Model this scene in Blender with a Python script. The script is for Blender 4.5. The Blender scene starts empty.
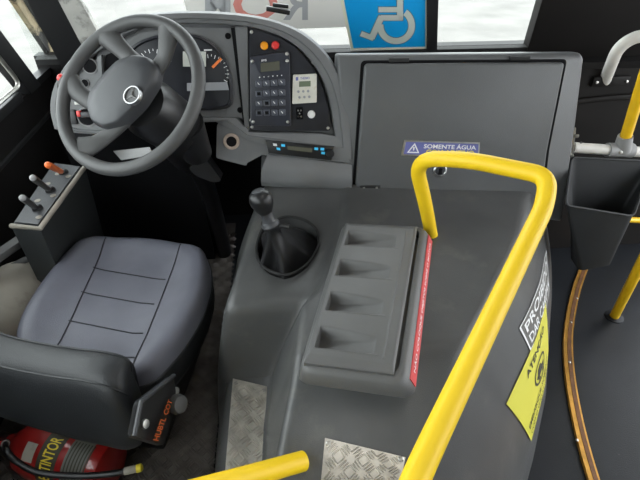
import bpy, bmesh, math, random
from mathutils import Vector, Matrix
random.seed(7)
C = bpy.context.scene.collection
V = Vector

# ------------------------------------------------------------------ materials
MATS = {}
def mat(name, col, rough=.5, metal=0., var=.0, vscale=8., bump=0., bscale=300., coat=0., dirt=None, dirt_scale=6., dirt_lo=.55, dirt_hi=.75, emit=0., trans=0., alpha=1., spec=.5):
    m = bpy.data.materials.new(name); m.use_nodes = True
    nt = m.node_tree; b = nt.nodes['Principled BSDF']
    b.inputs['Roughness'].default_value = rough; b.inputs['Metallic'].default_value = metal
    b.inputs['Specular IOR Level'].default_value = spec
    b.inputs['Coat Weight'].default_value = coat
    if trans: b.inputs['Transmission Weight'].default_value = trans
    if alpha < 1: b.inputs['Alpha'].default_value = alpha
    tc = nt.nodes.new('ShaderNodeTexCoord')
    base = nt.nodes.new('ShaderNodeMixRGB'); base.blend_type = 'MULTIPLY'; base.inputs[0].default_value = 1
    base.inputs[1].default_value = (*col, 1)
    if var:
        n = nt.nodes.new('ShaderNodeTexNoise'); n.inputs['Scale'].default_value = vscale; n.inputs['Detail'].default_value = 6
        nt.links.new(tc.outputs['Object'], n.inputs['Vector'])
        r = nt.nodes.new('ShaderNodeMapRange'); r.inputs['To Min'].default_value = 1-var; r.inputs['To Max'].default_value = 1+var
        r.inputs['From Min'].default_value = .3; r.inputs['From Max'].default_value = .7
        nt.links.new(n.outputs['Fac'], r.inputs['Value'])
        nt.links.new(r.outputs['Result'], base.inputs[2])
    else:
        base.inputs[2].default_value = (1,1,1,1)
    out = base.outputs[0]
    if dirt:
        n2 = nt.nodes.new('ShaderNodeTexNoise'); n2.inputs['Scale'].default_value = dirt_scale; n2.inputs['Detail'].default_value = 8; n2.inputs['Roughness'].default_value = .65
        nt.links.new(tc.outputs['Object'], n2.inputs['Vector'])
        r2 = nt.nodes.new('ShaderNodeMapRange'); r2.inputs['From Min'].default_value = dirt_lo; r2.inputs['From Max'].default_value = dirt_hi
        nt.links.new(n2.outputs['Fac'], r2.inputs['Value'])
        mx = nt.nodes.new('ShaderNodeMixRGB'); mx.inputs[2].default_value = (*dirt, 1)
        nt.links.new(r2.outputs['Result'], mx.inputs[0]); nt.links.new(out, mx.inputs[1]); out = mx.outputs[0]
    nt.links.new(out, b.inputs['Base Color'])
    if bump:
        n3 = nt.nodes.new('ShaderNodeTexNoise'); n3.inputs['Scale'].default_value = bscale; n3.inputs['Detail'].default_value = 3
        nt.links.new(tc.outputs['Object'], n3.inputs['Vector'])
        bp = nt.nodes.new('ShaderNodeBump'); bp.inputs['Strength'].default_value = bump; bp.inputs['Distance'].default_value = .002
        nt.links.new(n3.outputs['Fac'], bp.inputs['Height']); nt.links.new(bp.outputs['Normal'], b.inputs['Normal'])
    if emit:
        b.inputs['Emission Color'].default_value = (*col, 1); b.inputs['Emission Strength'].default_value = emit
    MATS[name] = m
    return m

# ------------------------------------------------------------------ mesh collecting
class MB:
    def __init__(s): s.v = []; s.f = []
    def add(s, vs, fs):
        o = len(s.v); s.v += [tuple(p) for p in vs]; s.f += [tuple(i+o for i in f) for f in fs]; return s
    def bm(s, bm):
        bm.verts.ensure_lookup_table(); bm.verts.index_update()
        s.add([v.co[:] for v in bm.verts], [[v.index for v in f.verts] for f in bm.faces]); bm.free(); return s
    def box(s, c, h, ax=None, bev=0., seg=2):
        ax = ax or (V((1,0,0)), V((0,1,0)), V((0,0,1)))
        b = bmesh.new(); bmesh.ops.create_cube(b, size=2)
        if bev:
            for v in b.verts: v.co = V((v.co.x*h[0], v.co.y*h[1], v.co.z*h[2]))
            bmesh.ops.bevel(b, geom=b.edges[:], offset=bev, segments=seg, affect='EDGES', profile=.6)
            for v in b.verts: v.co = V(c) + V(ax[0])*v.co.x + V(ax[1])*v.co.y + V(ax[2])*v.co.z
        else:
            for v in b.verts: v.co = V(c) + V(ax[0])*v.co.x*h[0] + V(ax[1])*v.co.y*h[1] + V(ax[2])*v.co.z*h[2]
        return s.bm(b)
    def slab(s, pts, d, bev=0., seg=2):
        """closed polygon pts pushed along vector d"""
        pts = [V(p) for p in pts]; d = V(d); n = len(pts)
        b = bmesh.new()
        lo = [b.verts.new(p) for p in pts]; hi = [b.verts.new(p+d) for p in pts]
        b.faces.new(lo); top = b.faces.new(hi)
        for i in range(n): b.faces.new((lo[i], lo[(i+1)%n], hi[(i+1)%n], hi[i]))
        bmesh.ops.recalc_face_normals(b, faces=b.faces[:])
        if bev:
            bmesh.ops.bevel(b, geom=list(top.edges), offset=bev, segments=seg, affect='EDGES', profile=.6)
        return s.bm(b)
    def loft(s, rings, caps=(True, True), closed=True):
        rings = [[V(p) for p in r] for r in rings]; n = len(rings[0]); vs = [p for r in rings for p in r]; fs = []
        for i in range(len(rings)-1):
            for j in range(n if closed else n-1):
                k = (j+1) % n
                fs.append((i*n+j, i*n+k, (i+1)*n+k, (i+1)*n+j))
        if caps[0]: fs.append(tuple(range(n-1, -1, -1)))
        if caps[1]: fs.append(tuple((len(rings)-1)*n+j for j in range(n)))
        return s.add(vs, fs)
    def tube(s, path, r, n=14, closed=False, flat=1., ref=None, caps=True):
        path = [V(p) for p in path]; m = len(path)
        rr = r if isinstance(r, (list, tuple)) else [r]*m
        tang = []
        for i in range(m):
            a = path[(i-1) % m] if (closed or i) else path[0]
            b = path[(i+1) % m] if (closed or i < m-1) else path[-1]
            tang.append((b-a).normalized())
        u = V(ref) if ref else (V((0,0,1)) if abs(tang[0].z) < .9 else V((1,0,0)))
        rings = []
        for i in range(m):
            t = tang[i]
            if ref: u = V(ref)
            u = (u - t*u.dot(t)).normalized(); w = t.cross(u)
            rings.append([path[i] + u*math.cos(2*math.pi*k/n)*rr[i]*flat + w*math.sin(2*math.pi*k/n)*rr[i] for k in range(n)])
        if closed: rings.append(rings[0])
        return s.loft(rings, (caps and not closed, caps and not closed))
    def lathe(s, c, ax, prof, n=24, caps=(True, True)):
        """prof: (radius, distance along ax)"""
        c = V(c); ax = V(ax).normalized(); u = ax.orthogonal().normalized(); w = ax.cross(u)
        return s.loft([[c + ax*h + (u*math.cos(2*math.pi*k/n) + w*math.sin(2*math.pi*k/n))*r for k in range(n)] for r, h in prof], caps)
    def ell(s, c, r, ax=None, n=20, m=12):
        ax = ax or (V((1,0,0)), V((0,1,0)), V((0,0,1)))
        rings = []
        for i in range(1, m):
            a = math.pi*i/m
            rings.append([V(c) + V(ax[0])*r[0]*math.sin(a)*math.cos(2*math.pi*k/n) + V(ax[1])*r[1]*math.sin(a)*math.sin(2*math.pi*k/n) + V(ax[2])*r[2]*-math.cos(a) for k in range(n)])
        return s.loft(rings)
    def disc(s, c, nrm, r, h=.001, n=20):
        return s.lathe(c, nrm, [(r, 0), (r, h)], n)

def wpos(o):
    p = V((0,0,0))
    while o: p += o.location; o = o.parent
    return p
def build(mb, name, m, parent=None, ang=35, label=None, loc=None):
    me = bpy.data.meshes.new(name)
    org = wpos(parent) if parent else (V(loc) if loc else V((0,0,0)))
    me.from_pydata([tuple(V(p)-org) for p in mb.v], [], mb.f)
    b = bmesh.new(); b.from_mesh(me); bmesh.ops.recalc_face_normals(b, faces=b.faces[:]); b.to_mesh(me); b.free()
    me.polygons.foreach_set('use_smooth', [True]*len(me.polygons))
    me.set_sharp_from_angle(angle=math.radians(ang))
    me.materials.append(MATS[m] if isinstance(m, str) else m)
    me.update()
    o = bpy.data.objects.new(name, me); C.objects.link(o)
    if parent: o.parent = parent
    elif loc: o.location = loc
    if label: o['label'] = label
    return o
def tag(o, label, cat, group=None):
    o['label'] = label; o['category'] = cat
    if group: o['group'] = group
    return o
def thing(name, loc, label, cat, group=None):
    o = bpy.data.objects.new(name, None); C.objects.link(o); o.location = loc; o.empty_display_size = .05
    return tag(o, label, cat, group)
def struct(mb, name, m, ang=35, parent=None):
    o = build(mb, name, m, parent, ang)
    o['kind'] = 'structure'
    return o

def catmull(pts, n=8, closed=False):
    pts = [V(p) for p in pts]; m = len(pts); out = []
    for i in range(m if closed else m-1):
        if closed: p0, p1, p2, p3 = pts[i-1], pts[i], pts[(i+1) % m], pts[(i+2) % m]
        else: p0, p1, p2, p3 = pts[max(i-1,0)], pts[i], pts[i+1], pts[min(i+2,m-1)]
        for k in range(n):
            t = k/n
            out.append(.5*((2*p1)+(p2-p0)*t+(2*p0-5*p1+4*p2-p3)*t*t+(3*p1-p0-3*p2+p3)*t**3))
    if not closed: out.append(pts[-1])
    return out
def round_poly(pts, r, n=5, closed=True):
    """round the corners of a polyline"""
    pts = [V(p) for p in pts]; m = len(pts); out = []
    for i in range(m):
        if not closed and i in (0, m-1): out.append(pts[i]); continue
        a, b, c = pts[i-1], pts[i], pts[(i+1) % m]
        ri = r[i] if isinstance(r, (list, tuple)) else r
        d1 = (a-b); d2 = (c-b)
        q = min(ri, d1.length*.48, d2.length*.48)
        p, s = b + d1.normalized()*q, b + d2.normalized()*q
        for k in range(n+1):
            t = k/n; out.append((1-t)**2*p + 2*t*(1-t)*b + t*t*s)
    return out
def text_pts(txt, bold=False):
    """letters of the built-in font, scaled to the unit square, as (points, faces, width/height)"""
    cu = bpy.data.curves.new('letters', 'FONT'); cu.body = txt; cu.resolution_u = 3; cu.align_x = 'LEFT'
    if bold: cu.offset = .018
    o = bpy.data.objects.new('letters', cu); C.objects.link(o)
    dg = bpy.context.evaluated_depsgraph_get(); dg.update()
    me = o.evaluated_get(dg).to_mesh()
    vs = [v.co.copy() for v in me.vertices]; fs = [tuple(p.vertices) for p in me.polygons]
    o.evaluated_get(dg).to_mesh_clear(); bpy.data.objects.remove(o); bpy.data.curves.remove(cu)
    x0 = min(v.x for v in vs); x1 = max(v.x for v in vs); y0 = min(v.y for v in vs); y1 = max(v.y for v in vs)
    return [((v.x-x0)/(x1-x0), (v.y-y0)/(y1-y0)) for v in vs], fs, (x1-x0)/(y1-y0)
def lettering(mb, txt, f, x0, y0, x1, y1, bold=False):
    """letters into the rectangle x0..x1, y0..y1 of a surface f(x, y) -> point"""
    ps, fs, _ = text_pts(txt, bold)
    return mb.add([f(x0+(x1-x0)*p, y0+(y1-y0)*q) for p, q in ps], fs)
def bil(a, b, c, d, lift=None):
    """surface over the quad a(0,0) b(1,0) c(1,1) d(0,1)"""
    a, b, c, d = V(a), V(b), V(c), V(d); l = V(lift) if lift else V((0,0,0))
    return lambda x, y: (1-y)*((1-x)*a+x*b) + y*((1-x)*d+x*c) + l
def patch(mb, f, poly, d=None):
    ps = [f(x, y) for x, y in poly]
    return mb.slab(ps, d) if d else mb.add(ps, [tuple(range(len(ps)))])

# engine cover: cross-sections (y, left foot x, left shoulder x z, dome foot x z, dome top-left x z, dome top-right x z, right foot x)
KEYS = [
 (0.40, -.235, -.200,.270, -.092,.270, -.080,.400,  .200,.420,  .490),
 (0.45, -.236, -.200,.280, -.090,.280, -.074,.430,  .232,.450,  .530),
 (0.695,-.243, -.196,.300, -.079,.300,  .000,.546,  .397,.558,  .708),
 (0.72, -.245, -.195,.302, -.078,.302,  .006,.572,  .415,.580,  .727),
 (0.885,-.250, -.186,.315, -.060,.315,  .035,.585,  .548,.582,  .838),
 (0.910,-.252, -.175,.545,  .020,.548,  .065,.588,  .566,.582,  .855),
 (0.95, -.255, -.165,.562,  .060,.562,  .100,.590,  .600,.582,  .880),
 (1.12, -.260, -.130,.572,  .130,.572,  .165,.596,  .725,.582,  .970),
 (1.31, -.260, -.095,.580,  .176,.580,  .203,.602,  .830,.582, 1.072),
 (1.42, -.260, -.072,.606,  .195,.606,  .215,.610,  .900,.575, 1.131),
 (1.64, -.260, -.030,.620,  .220,.620,  .250,.620, 1.000,.575, 1.240)]
def station(y):
    ks = KEYS
    if y <= ks[0][0]: return ks[0][1:]
    if y >= ks[-1][0]: return ks[-1][1:]
    for a, b in zip(ks, ks[1:]):
        if a[0] <= y <= b[0]:
            t = (y-a[0])/(b[0]-a[0])
            return tuple(p+(q-p)*t for p, q in zip(a[1:], b[1:]))
def smooth_station(y, w=.014):
    acc = None
    for k in (-2,-1,0,1,2):
        s = station(y+k*w/2)
        acc = s if acc is None else tuple(p+q for p, q in zip(acc, s))
    return tuple(p/5 for p in acc)
def flank(y, v):
    """a point of the right flank: v=0 at the dome's top edge, 1 at the floor"""
    s = smooth_station(y)
    x4, z4, x6 = s[7], s[8], s[9]
    dx, dz = x6-x4, -z4
    L = (dx*dx+dz*dz)**.5
    cx, cz = x4+dx*.5 - dz/L*.035, z4+dz*.5 + dx/L*.035
    a, b, c = (1-v)**2, 2*v*(1-v), v*v
    return (a*x4+b*cx+c*x6, y, a*z4+b*cz)


# ------------------------------------------------------------------ materials
mat('dash_grey', (.138,.142,.145), .45, var=.12, vscale=5, bump=.25, bscale=500, dirt=(.14,.135,.125), dirt_scale=4, dirt_lo=.6, dirt_hi=.85)
mat('box_grey', (.095,.098,.101), .36, var=.1, vscale=4, bump=.3, bscale=450)
mat('cover_grey', (.078,.079,.079), .34, var=.16, vscale=6, bump=.3, bscale=420, dirt=(.15,.146,.13), dirt_scale=5, dirt_lo=.56, dirt_hi=.8)
mat('grille_grey', (.102,.102,.101), .45, var=.06, vscale=8, bump=.25, bscale=500)
mat('wheel_grey', (.062,.062,.062), .48, var=.15, vscale=9, bump=.2, bscale=700)
mat('pad_grey', (0.0464, 0.0480, 0.0528), .42, bump=.2, bscale=700)
mat('black_plastic', (.010,.010,.011), .36, bump=.15, bscale=500)
mat('black_matt', (.008,.008,.009), .8, spec=0.1)
mat('panel_black', (.018,.019,.024), .33, var=.3, vscale=14)
mat('console_blue', (.030,.033,.045), .35, var=.2, vscale=20)
mat('key_blue', (.075,.083,.105), .4)
mat('off_white', (.62,.60,.53), .5, var=.08, vscale=40, dirt=(.45,.33,.18), dirt_scale=40, dirt_lo=.58, dirt_hi=.8)
mat('white_plastic', (.75,.75,.72), .4)
mat('white_print', (.80,.80,.80), .6)
mat('grey_print', (.30,.31,.33), .6)
mat('lcd_green', (.16,.19,.13), .2)
mat('lcd_dark', (.11,.11,.085), .2)
mat('lcd_pale', (.55,.57,.52), .25)
mat('amber', (.85,.33,.01), .3, coat=.5)
mat('red_plastic', (.65,.035,.03), .35, coat=.3)
mat('orange', (.80,.16,.03), .4)
mat('needle', (.85,.22,.05), .5)
mat('radio_blue', (.05,.42,.70), .4, emit=.25)
mat('chrome', (.42,.42,.42), .28, metal=1)
mat('steel', (.50,.49,.46), .38, metal=1, var=.2, vscale=30)
mat('tread_alu', (.60,.57,.52), .36, metal=.75, var=.25, vscale=25, dirt=(.20,.17,.13), dirt_scale=12, dirt_lo=.52, dirt_hi=.85)
mat('tread_dirty', (0.1800, 0.1620, 0.1500), .55, metal=.4, var=.35, vscale=7, dirt=(.04,.033,.03), dirt_scale=4, dirt_lo=.4, dirt_hi=.75, spec=0.3)
mat('ring_tan', (.42,.33,.27), .6, var=.2, vscale=60)
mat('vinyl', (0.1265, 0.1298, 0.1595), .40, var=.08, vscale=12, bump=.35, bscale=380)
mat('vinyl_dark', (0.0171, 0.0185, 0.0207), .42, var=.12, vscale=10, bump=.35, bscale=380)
mat('stitch', (.03,.03,.035), .8)
mat('boot_leather', (.010,.010,.011), .42, var=.2, vscale=40, bump=.3, bscale=300)
mat('yellow_paint', (.90,.60,.008), .5, var=.015, vscale=20, dirt=(.12,.09,.03), dirt_scale=75, dirt_lo=.695, dirt_hi=.72)
mat('yellow_post', (.80,.48,.01), .35, var=.06, vscale=20)
mat('pipe_white', (0.5890, 0.5700, 0.5320), .38, var=.1, vscale=14)
mat('clamp_grey', (0.2550, 0.2550, 0.2550), .5, var=.1, vscale=20)
mat('bin_grey', (0.0250, 0.0265, 0.0285), .55, var=.1, vscale=8, bump=.25, bscale=400, spec=0.25)
mat('brass', (.55,.28,.055), .33, metal=.6, var=.2, vscale=30)
mat('wood_strip', (.14,.055,.014), .6, var=.4, vscale=25)
mat('floor_blue', (0.0100, 0.0115, 0.0145), .45, var=.25, vscale=5, bump=.25, bscale=250, dirt=(.07,.07,.075), dirt_scale=90, dirt_lo=.66, dirt_hi=.74, spec=0.25)
mat('wall_black', (.011,.010,.010), .5, var=.2, vscale=4, spec=0.15)
mat('wall_brown', (0.0096, 0.0084, 0.0078), .5, var=.15, vscale=4, spec=0.15)
mat('rubber', (.012,.012,.012), .7)
mat('frame_black', (.014,.014,.015), .45, spec=0.3)
mat('pillar_dirty', (.42,.41,.38), .6, var=.25, vscale=9, dirt=(.06,.055,.05), dirt_scale=13, dirt_lo=.52, dirt_hi=.72)
mat('frame_tan', (.46,.36,.21), .75, var=.3, vscale=14, dirt=(.012,.011,.010), dirt_scale=7, dirt_lo=.5, dirt_hi=.58)
mat('ceiling_white', (.45,.45,.44), .6)
mat('sign_blue', (.0,.36,.80), .45)
mat('sign_cream', (.78,.79,.62), .5)
mat('sign_symbol', (.60,.64,.58), .5)
mat('sign_outline', (.12,.22,.26), .5)
mat('film_grey', (0.7875, 0.7750, 0.7250), .6)
mat('film_red', (.70,.26,.22), .6)
mat('film_dark', (.40,.41,.42), .6)
mat('label_purple', (.13,.14,.36), .4)
mat('label_yellow', (.85,.68,.05), .5)
mat('sticker_yellow', (.66,.62,.07), .42)
mat('sticker_grey', (.13,.125,.115), .4)
mat('sticker_red', (.62,.05,.05), .45, var=.15, vscale=30)
mat('sticker_ink', (.03,.03,.02), .6)
mat('extinguisher_red', (0.3360, 0.0144, 0.0120), .3, coat=.5, var=.1, vscale=10)
mat('label_dark', (.05,.045,.03), .5)
mat('label_grey', (.16,.16,.14), .5)
mat('tank_beige', (0.4000, 0.3680, 0.3120), .5, var=.15, vscale=9, dirt=(.12,.10,.08), dirt_scale=6, dirt_lo=.55, dirt_hi=.8)
mat('bracket_grey', (.10,.10,.10), .5, var=.2, vscale=20)
mat('control_grey', (0.0240, 0.0264, 0.0272), .45, var=.15, vscale=7)
mat('control_edge', (0.2550, 0.2325, 0.1950), .5, var=.25, vscale=18)
mat('pavement', (0.1680, 0.1617, 0.1512), .9, var=.18, vscale=1.2)

def glass(name, tint=(.96,.98,.97)):
    m = bpy.data.materials.new(name); m.use_nodes = True; nt = m.node_tree; nt.nodes.clear()
    o = nt.nodes.new('ShaderNodeOutputMaterial'); t = nt.nodes.new('ShaderNodeBsdfTransparent'); t.inputs[0].default_value = (*tint, 1)
    g = nt.nodes.new('ShaderNodeBsdfGlossy'); g.inputs['Roughness'].default_value = .05
    mx = nt.nodes.new('ShaderNodeMixShader'); mx.inputs[0].default_value = .05
    nt.links.new(t.outputs[0], mx.inputs[1]); nt.links.new(g.outputs[0], mx.inputs[2]); nt.links.new(mx.outputs[0], o.inputs['Surface'])
    MATS[name] = m
glass('window_glass')

X3 = (V((1,0,0)), V((0,1,0)), V((0,0,1)))
def frame_of(n, up=(0,0,1)):
    n = V(n).normalized(); u = V(up).cross(n).normalized(); return (u, n.cross(u), n)     # right, up, outward
DN = V((0, -0.9701, 0.2425)); FN = V((-0.0465, -0.9799, 0.194)); HN = V((-0.3236, -0.6356, 0.7009)); WN = V((0, -0.9701, -0.2425))

def treads(mb, pos, nx, ny, lift, cell, bars=4, half=.50, wid=.075, hgt=.003):
    """raised groups of short parallel bars, alternating direction, over pos(i, j) in cell units"""
    for i in range(nx):
        for j in range(ny):
            s = 1 if (i+j) % 2 else -1
            for b in range(bars):
                o = (b-(bars-1)/2)*(.92/bars)
                cx, cy = i+.5+o*.707, j+.5-o*.707*s
                hl = half*(1-.25*abs(b-(bars-1)/2)/(bars/2))
                dx, dy = .707*hl, .707*hl*s
                px, py = -dy/hl*wid, dx/hl*wid
                ring = [(cx-dx, cy-dy), (cx-dx*.6+px, cy-dy*.6+py), (cx+dx*.6+px, cy+dy*.6+py), (cx+dx, cy+dy), (cx+dx*.6-px, cy+dy*.6-py), (cx-dx*.6-px, cy-dy*.6-py)]
                lo = [pos(*q) for q in ring]; top = [pos(cx-dx*.7, cy-dy*.7)+lift*hgt, pos(cx+dx*.7, cy+dy*.7)+lift*hgt]
                mb.add(lo+top, [(0,1,6), (1,2,7,6), (2,3,7), (3,4,7), (4,5,6,7), (5,0,6)])

# ------------------------------------------------------------------ the setting
m = MB(); m.box((.6,-.4,-.02), (1.62,2.65,.02)); struct(m, 'floor', 'floor_blue')
m = MB(); m.box((-.617,.75,.0015), (.357,1.35,.0015))
treads(m, lambda a, b: V((-.93+a*.034, .45+b*.034, .003)), 20, 46, V((0,0,1)), .034, 4)
struct(m, 'floor.001', 'tread_dirty')
m = MB(); m.box((.6,-.4,2.42), (1.62,2.65,.03)); struct(m, 'ceiling', 'ceiling_white')
# left side: panel under the window, raked front bars, belt rail, header
XW = -.98
sl = .62                                           # rake of the front bars (dy per dz, towards the rear)
def wp(y, z, dx=0): return V((XW+dx, y, z))
m = MB()
m.slab([wp(-3,0), wp(2.2,0), wp(2.2,.775), wp(-3,.775)], (-.05,0,0))
m.slab([wp(-3,1.75), wp(2.2,1.75), wp(2.2,2.4), wp(-3,2.4)], (-.05,0,0))
struct(m, 'wall_left', 'wall_black')
m = MB(); m.slab([wp(-3,.64,.0), wp(2.1,.64,.0), wp(2.1,.655,.0), wp(-3,.655,.0)], (.012,0,0), .003); struct(m, 'trim_1', 'frame_black')
def raked(mb, y0, y1, z0, z1, d0, d1):
    """a raked bar standing on the sill between y0 and y1"""
    r = lambda y, z: wp(y-sl*(z-.775), z, d0)
    return mb.slab([r(y0,z0), r(y1,z0), r(y1,z1), r(y0,z1)], (d1-d0,0,0), .004)
m = MB(); raked(m, 1.935, 2.035, .775, 1.78, -.03, .02); m.box((XW-.005,-.55,.79), (.02,2.42,.018), None, .004)
m.slab([wp(2.0,.772,-.03), wp(2.2,.772,-.03), wp(2.2,.80,-.03), wp(2.0,.80,-.03)], (.04,0,0))
struct(m, 'window_1', 'frame_black')
w1 = bpy.data.objects['window_1']
m = MB(); m.slab([wp(-3,.775,-.02), wp(1.99,.775,-.02), wp(1.99-sl*.98,1.755,-.02), wp(-3,1.755,-.02)], (.006,0,0)); struct(m, 'glass_pane', 'window_glass', parent=w1)
m = MB(); path = round_poly([wp(1.30,.825,.012), wp(1.895,.825,.012), wp(1.895-sl*.5,1.325,.012)], .05, 6, False); m.tube(path, .008, 8); struct(m, 'glass_channel', 'steel', parent=w1)
m = MB(); m.slab([wp(2.03,.775,-.015), wp(2.34,.775,-.015), wp(2.34-sl*.98,1.755,-.015), wp(2.03-sl*.98,1.755,-.015)], (.006,0,0)); struct(m, 'quarter_pane', 'window_glass', parent=w1)
m = MB(); raked(m, 2.27, 2.33, .78, 1.78, -.012, .01); struct(m, 'quarter_frame', 'frame_tan', parent=w1)
m = MB(); raked(m, 2.328, 2.45, .775, 1.78, -.03, .03); raked(m, 2.35, 2.362, .78, 1.78, .03, .045); m.slab([V(p) for p in [(-0.9494, 2.022, 1.2794), (-0.851, 2.0222, 1.2786), (-0.8104, 2.0716, 1.0812), (-0.7895, 2.1122, 0.9189), (-0.7631, 2.145, 0.7874), (-0.9019, 2.144, 0.7916), (-0.9221, 2.0711, 1.0831)]], -WN*.03, .004); struct(m, 'trim_2', 'frame_black')
m = MB(); m.slab([V(p) for p in [(-0.8488, 2.017, 1.279), (-0.7696, 2.0171, 1.2784), (-0.7286, 2.0665, 1.0808), (-0.6966, 2.1093, 0.9097), (-0.6872, 2.14, 0.7869), (-0.7612, 2.1395, 0.7891), (-0.7874, 2.1067, 0.9202), (-0.8083, 2.0662, 1.0822)]], -WN*.03, .006); struct(m, 'trim_3', 'pillar_dirty')

# front: panel below the windscreen, glass, centre bar, right pillar, header
ws = lambda x, z, o=0: V((x, 2.15-.25*(z-.85), z)) + WN*o
m = MB(); m.box((.6,2.21,.42), (1.62,.03,.43)); m.box((.6,1.95,2.1), (1.62,.04,.35)); struct(m, 'wall_front', 'wall_black')
m = MB(); m.slab([ws(-1.0,.84), ws(.632,.84), ws(.632,1.8), ws(-1.0,1.8)], -WN*.006); struct(m, 'window_2', 'window_glass')
m = MB(); m.slab([ws(.662,.84), ws(1.2,.84), ws(1.2,1.8), ws(.662,1.8)], -WN*.006); struct(m, 'window_3', 'window_glass')
m = MB(); m.slab([V(p) for p in [(0.6623, 2.1434, 0.827), (0.7077, 2.1437, 0.8258), (0.6633, 2.0864, 1.0547), (0.585, 1.9893, 1.4434), (0.5367, 1.9893, 1.4434), (0.6157, 2.0862, 1.0555)]], -WN*.03, .004); struct(m, 'trim_4', 'frame_black')
m = MB(); m.slab([ws(-1.0,.825,.012), ws(1.16,.825,.012), ws(1.16,.849,.012), ws(-1.0,.849,.012)], -WN*.03, .005); struct(m, 'trim_5', 'rubber')
m = MB(); m.slab([ws(1.118,.80,.02), ws(2.2,.80,.02), ws(2.2,1.85,.02), ws(1.03,1.85,.02)], -WN*.06, .01); struct(m, 'trim_6', 'wall_brown')
# front right corner panel with its ledge
m = MB()
m.slab([V((.96,1.75,0)), V((2.2,1.75,0)), V((2.2,1.75,.862)), V((.96,1.75,.872))], (0,.09,0), .018, 3)
m.tube([V((.97,1.748,.70)), V((1.10,1.745,.742)), V((1.3,1.745,.757)), V((1.9,1.745,.77))], .012, 10)
struct(m, 'wall_right', 'wall_brown')
# right side behind the door opening
m = MB(); m.box((2.2,-1.4,.45), (.03,1.7,.45)); m.box((2.2,-.4,2.10), (.03,2.65,.32)); m.box((2.2,.28,1.3), (.03,.06,.5)); m.box((2.2,-1.6,1.3), (.03,.06,.5)); struct(m, 'wall_right.001', 'wall_brown')
m = MB(); m.box((.6,-3.06,1.2), (1.62,.03,1.2)); struct(m, 'wall_rear', 'wall_brown')
# street outside
m = MB(); m.box((0,22,-.95), (40,40,.05)); struct(m, 'ground', 'pavement')

# ------------------------------------------------------------------ engine cover
def section(y):
    x0, x1, z1, x2, z2, x3, z3, x4, z4, x6 = smooth_station(y)
    dz = z1
    pts = [V((x0,y,0)), V((x0*.55+x1*.45-.006,y,z1*.55)), V((x1,y,z1)), V((x2,y,z2)), V((x3,y,z3))]
    fl = [V(flank(y, v)) for v in (0,.14,.28,.42,.56,.7,.85,1)]
    rp = round_poly(pts + fl[:2], [0,.1,.035,.03,.022,.05,0], 5, False)
    return rp[:-1] + fl[1:] + [V((x6,y,-.004)), V((x0,y,-.004))]
ys = [.40, .402, .405] + [.41+.01*i for i in range(105)]
m = MB(); m.loft([section(y) for y in ys])
cover = thing('engine_cover', (.3,.9,0), 'dark grey moulded engine cover filling the middle between driver seat and aisle', 'engine cover')
shell = build(m, 'cover_shell', 'cover_grey', cover, 30)
# pocket for the gear lever
pk = round_poly([V(p) for p in [(-0.0737, 1.2304, 0.578), (-0.0036, 1.2911, 0.578), (0.0596, 1.2684, 0.578), (0.0992, 1.2046, 0.578), (0.0949, 1.1188, 0.578), (0.057, 1.0391, 0.578), (0.0047, 0.9967, 0.578), (-0.0471, 1.0138, 0.578), (-0.0836, 1.0647, 0.578), (-0.0906, 1.135, 0.578)]], .03, 4)
cut = MB(); cut.slab([p+V((0,0,-.045)) for p in pk], (0,0,.12)); cutter = build(cut, 'cutter', 'black_matt')
bo = shell.modifiers.new('pocket', 'BOOLEAN'); bo.object = cutter; bo.operation = 'DIFFERENCE'; bo.solver = 'EXACT'
dg = bpy.context.evaluated_depsgraph_get(); dg.update()
nm = bpy.data.meshes.new_from_object(shell.evaluated_get(dg)); shell.modifiers.clear(); old = shell.data; shell.data = nm; nm.name = 'cover_shell'
bpy.data.objects.remove(cutter); bpy.data.meshes.remove(old)
nm.polygons.foreach_set('use_smooth', [True]*len(nm.polygons)); nm.set_sharp_from_angle(angle=math.radians(30))
m = MB(); m.tube([p+V((0,0,.001)) for p in pk], .0045, 8, True); build(m, 'pocket_rim', 'rubber', cover)
# step plates
def plate(q, nx, ny, th, par, n, lab, scr):
    f = bil(*q); nn = V(n)
    mb = MB(); mb.slab([f(0,0), f(1,0), f(1,1), f(0,1)], nn*th)
    treads(mb, lambda a, b: f(.03+a/nx*.94, .02+b/ny*.96)+nn*th, nx, ny, nn, .03, 4, .52, .08, .0034)
    o = build(mb, 'tread_plate', 'tread_alu', par, 30, lab)
    for x, y in scr:
        s = MB(); s.lathe(f(x,y)+nn*th, nn, [(.006,0),(.006,.001),(.004,.0028)], 12); build(s, 'screw', 'steel', o)
    return o
zs = .312
plate([V(p)+V((0,0,.0)) for p in [(-0.1714, 0.8699, 0.315), (-0.0754, 0.8346, 0.315), (-0.0862, 0.5992, 0.296), (-0.1779, 0.6073, 0.296)]], 3, 8, .003, cover, (0,-.07,1), 'bright aluminium tread plate on the left step of the cover', [(.93,.06),(.1,.05),(.5,.97)])
def dome(x, y):
    s = smooth_station(y); t = (x-s[5])/(s[7]-s[5]); return V((x, y, s[6]+(s[8]-s[6])*t+.001))
pq = [dome(0.0602, 0.5652), dome(0.2251, 0.5148), dome(0.1976, .452), dome(0.0369, .452)]
pn = (pq[1]-pq[0]).cross(pq[0]-pq[3]).normalized()
plate(pq, 6, 4, .003, cover, pn, 'aluminium tread plate on the rear slope of the cover', [(.05,.08),(.95,.08)])
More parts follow.
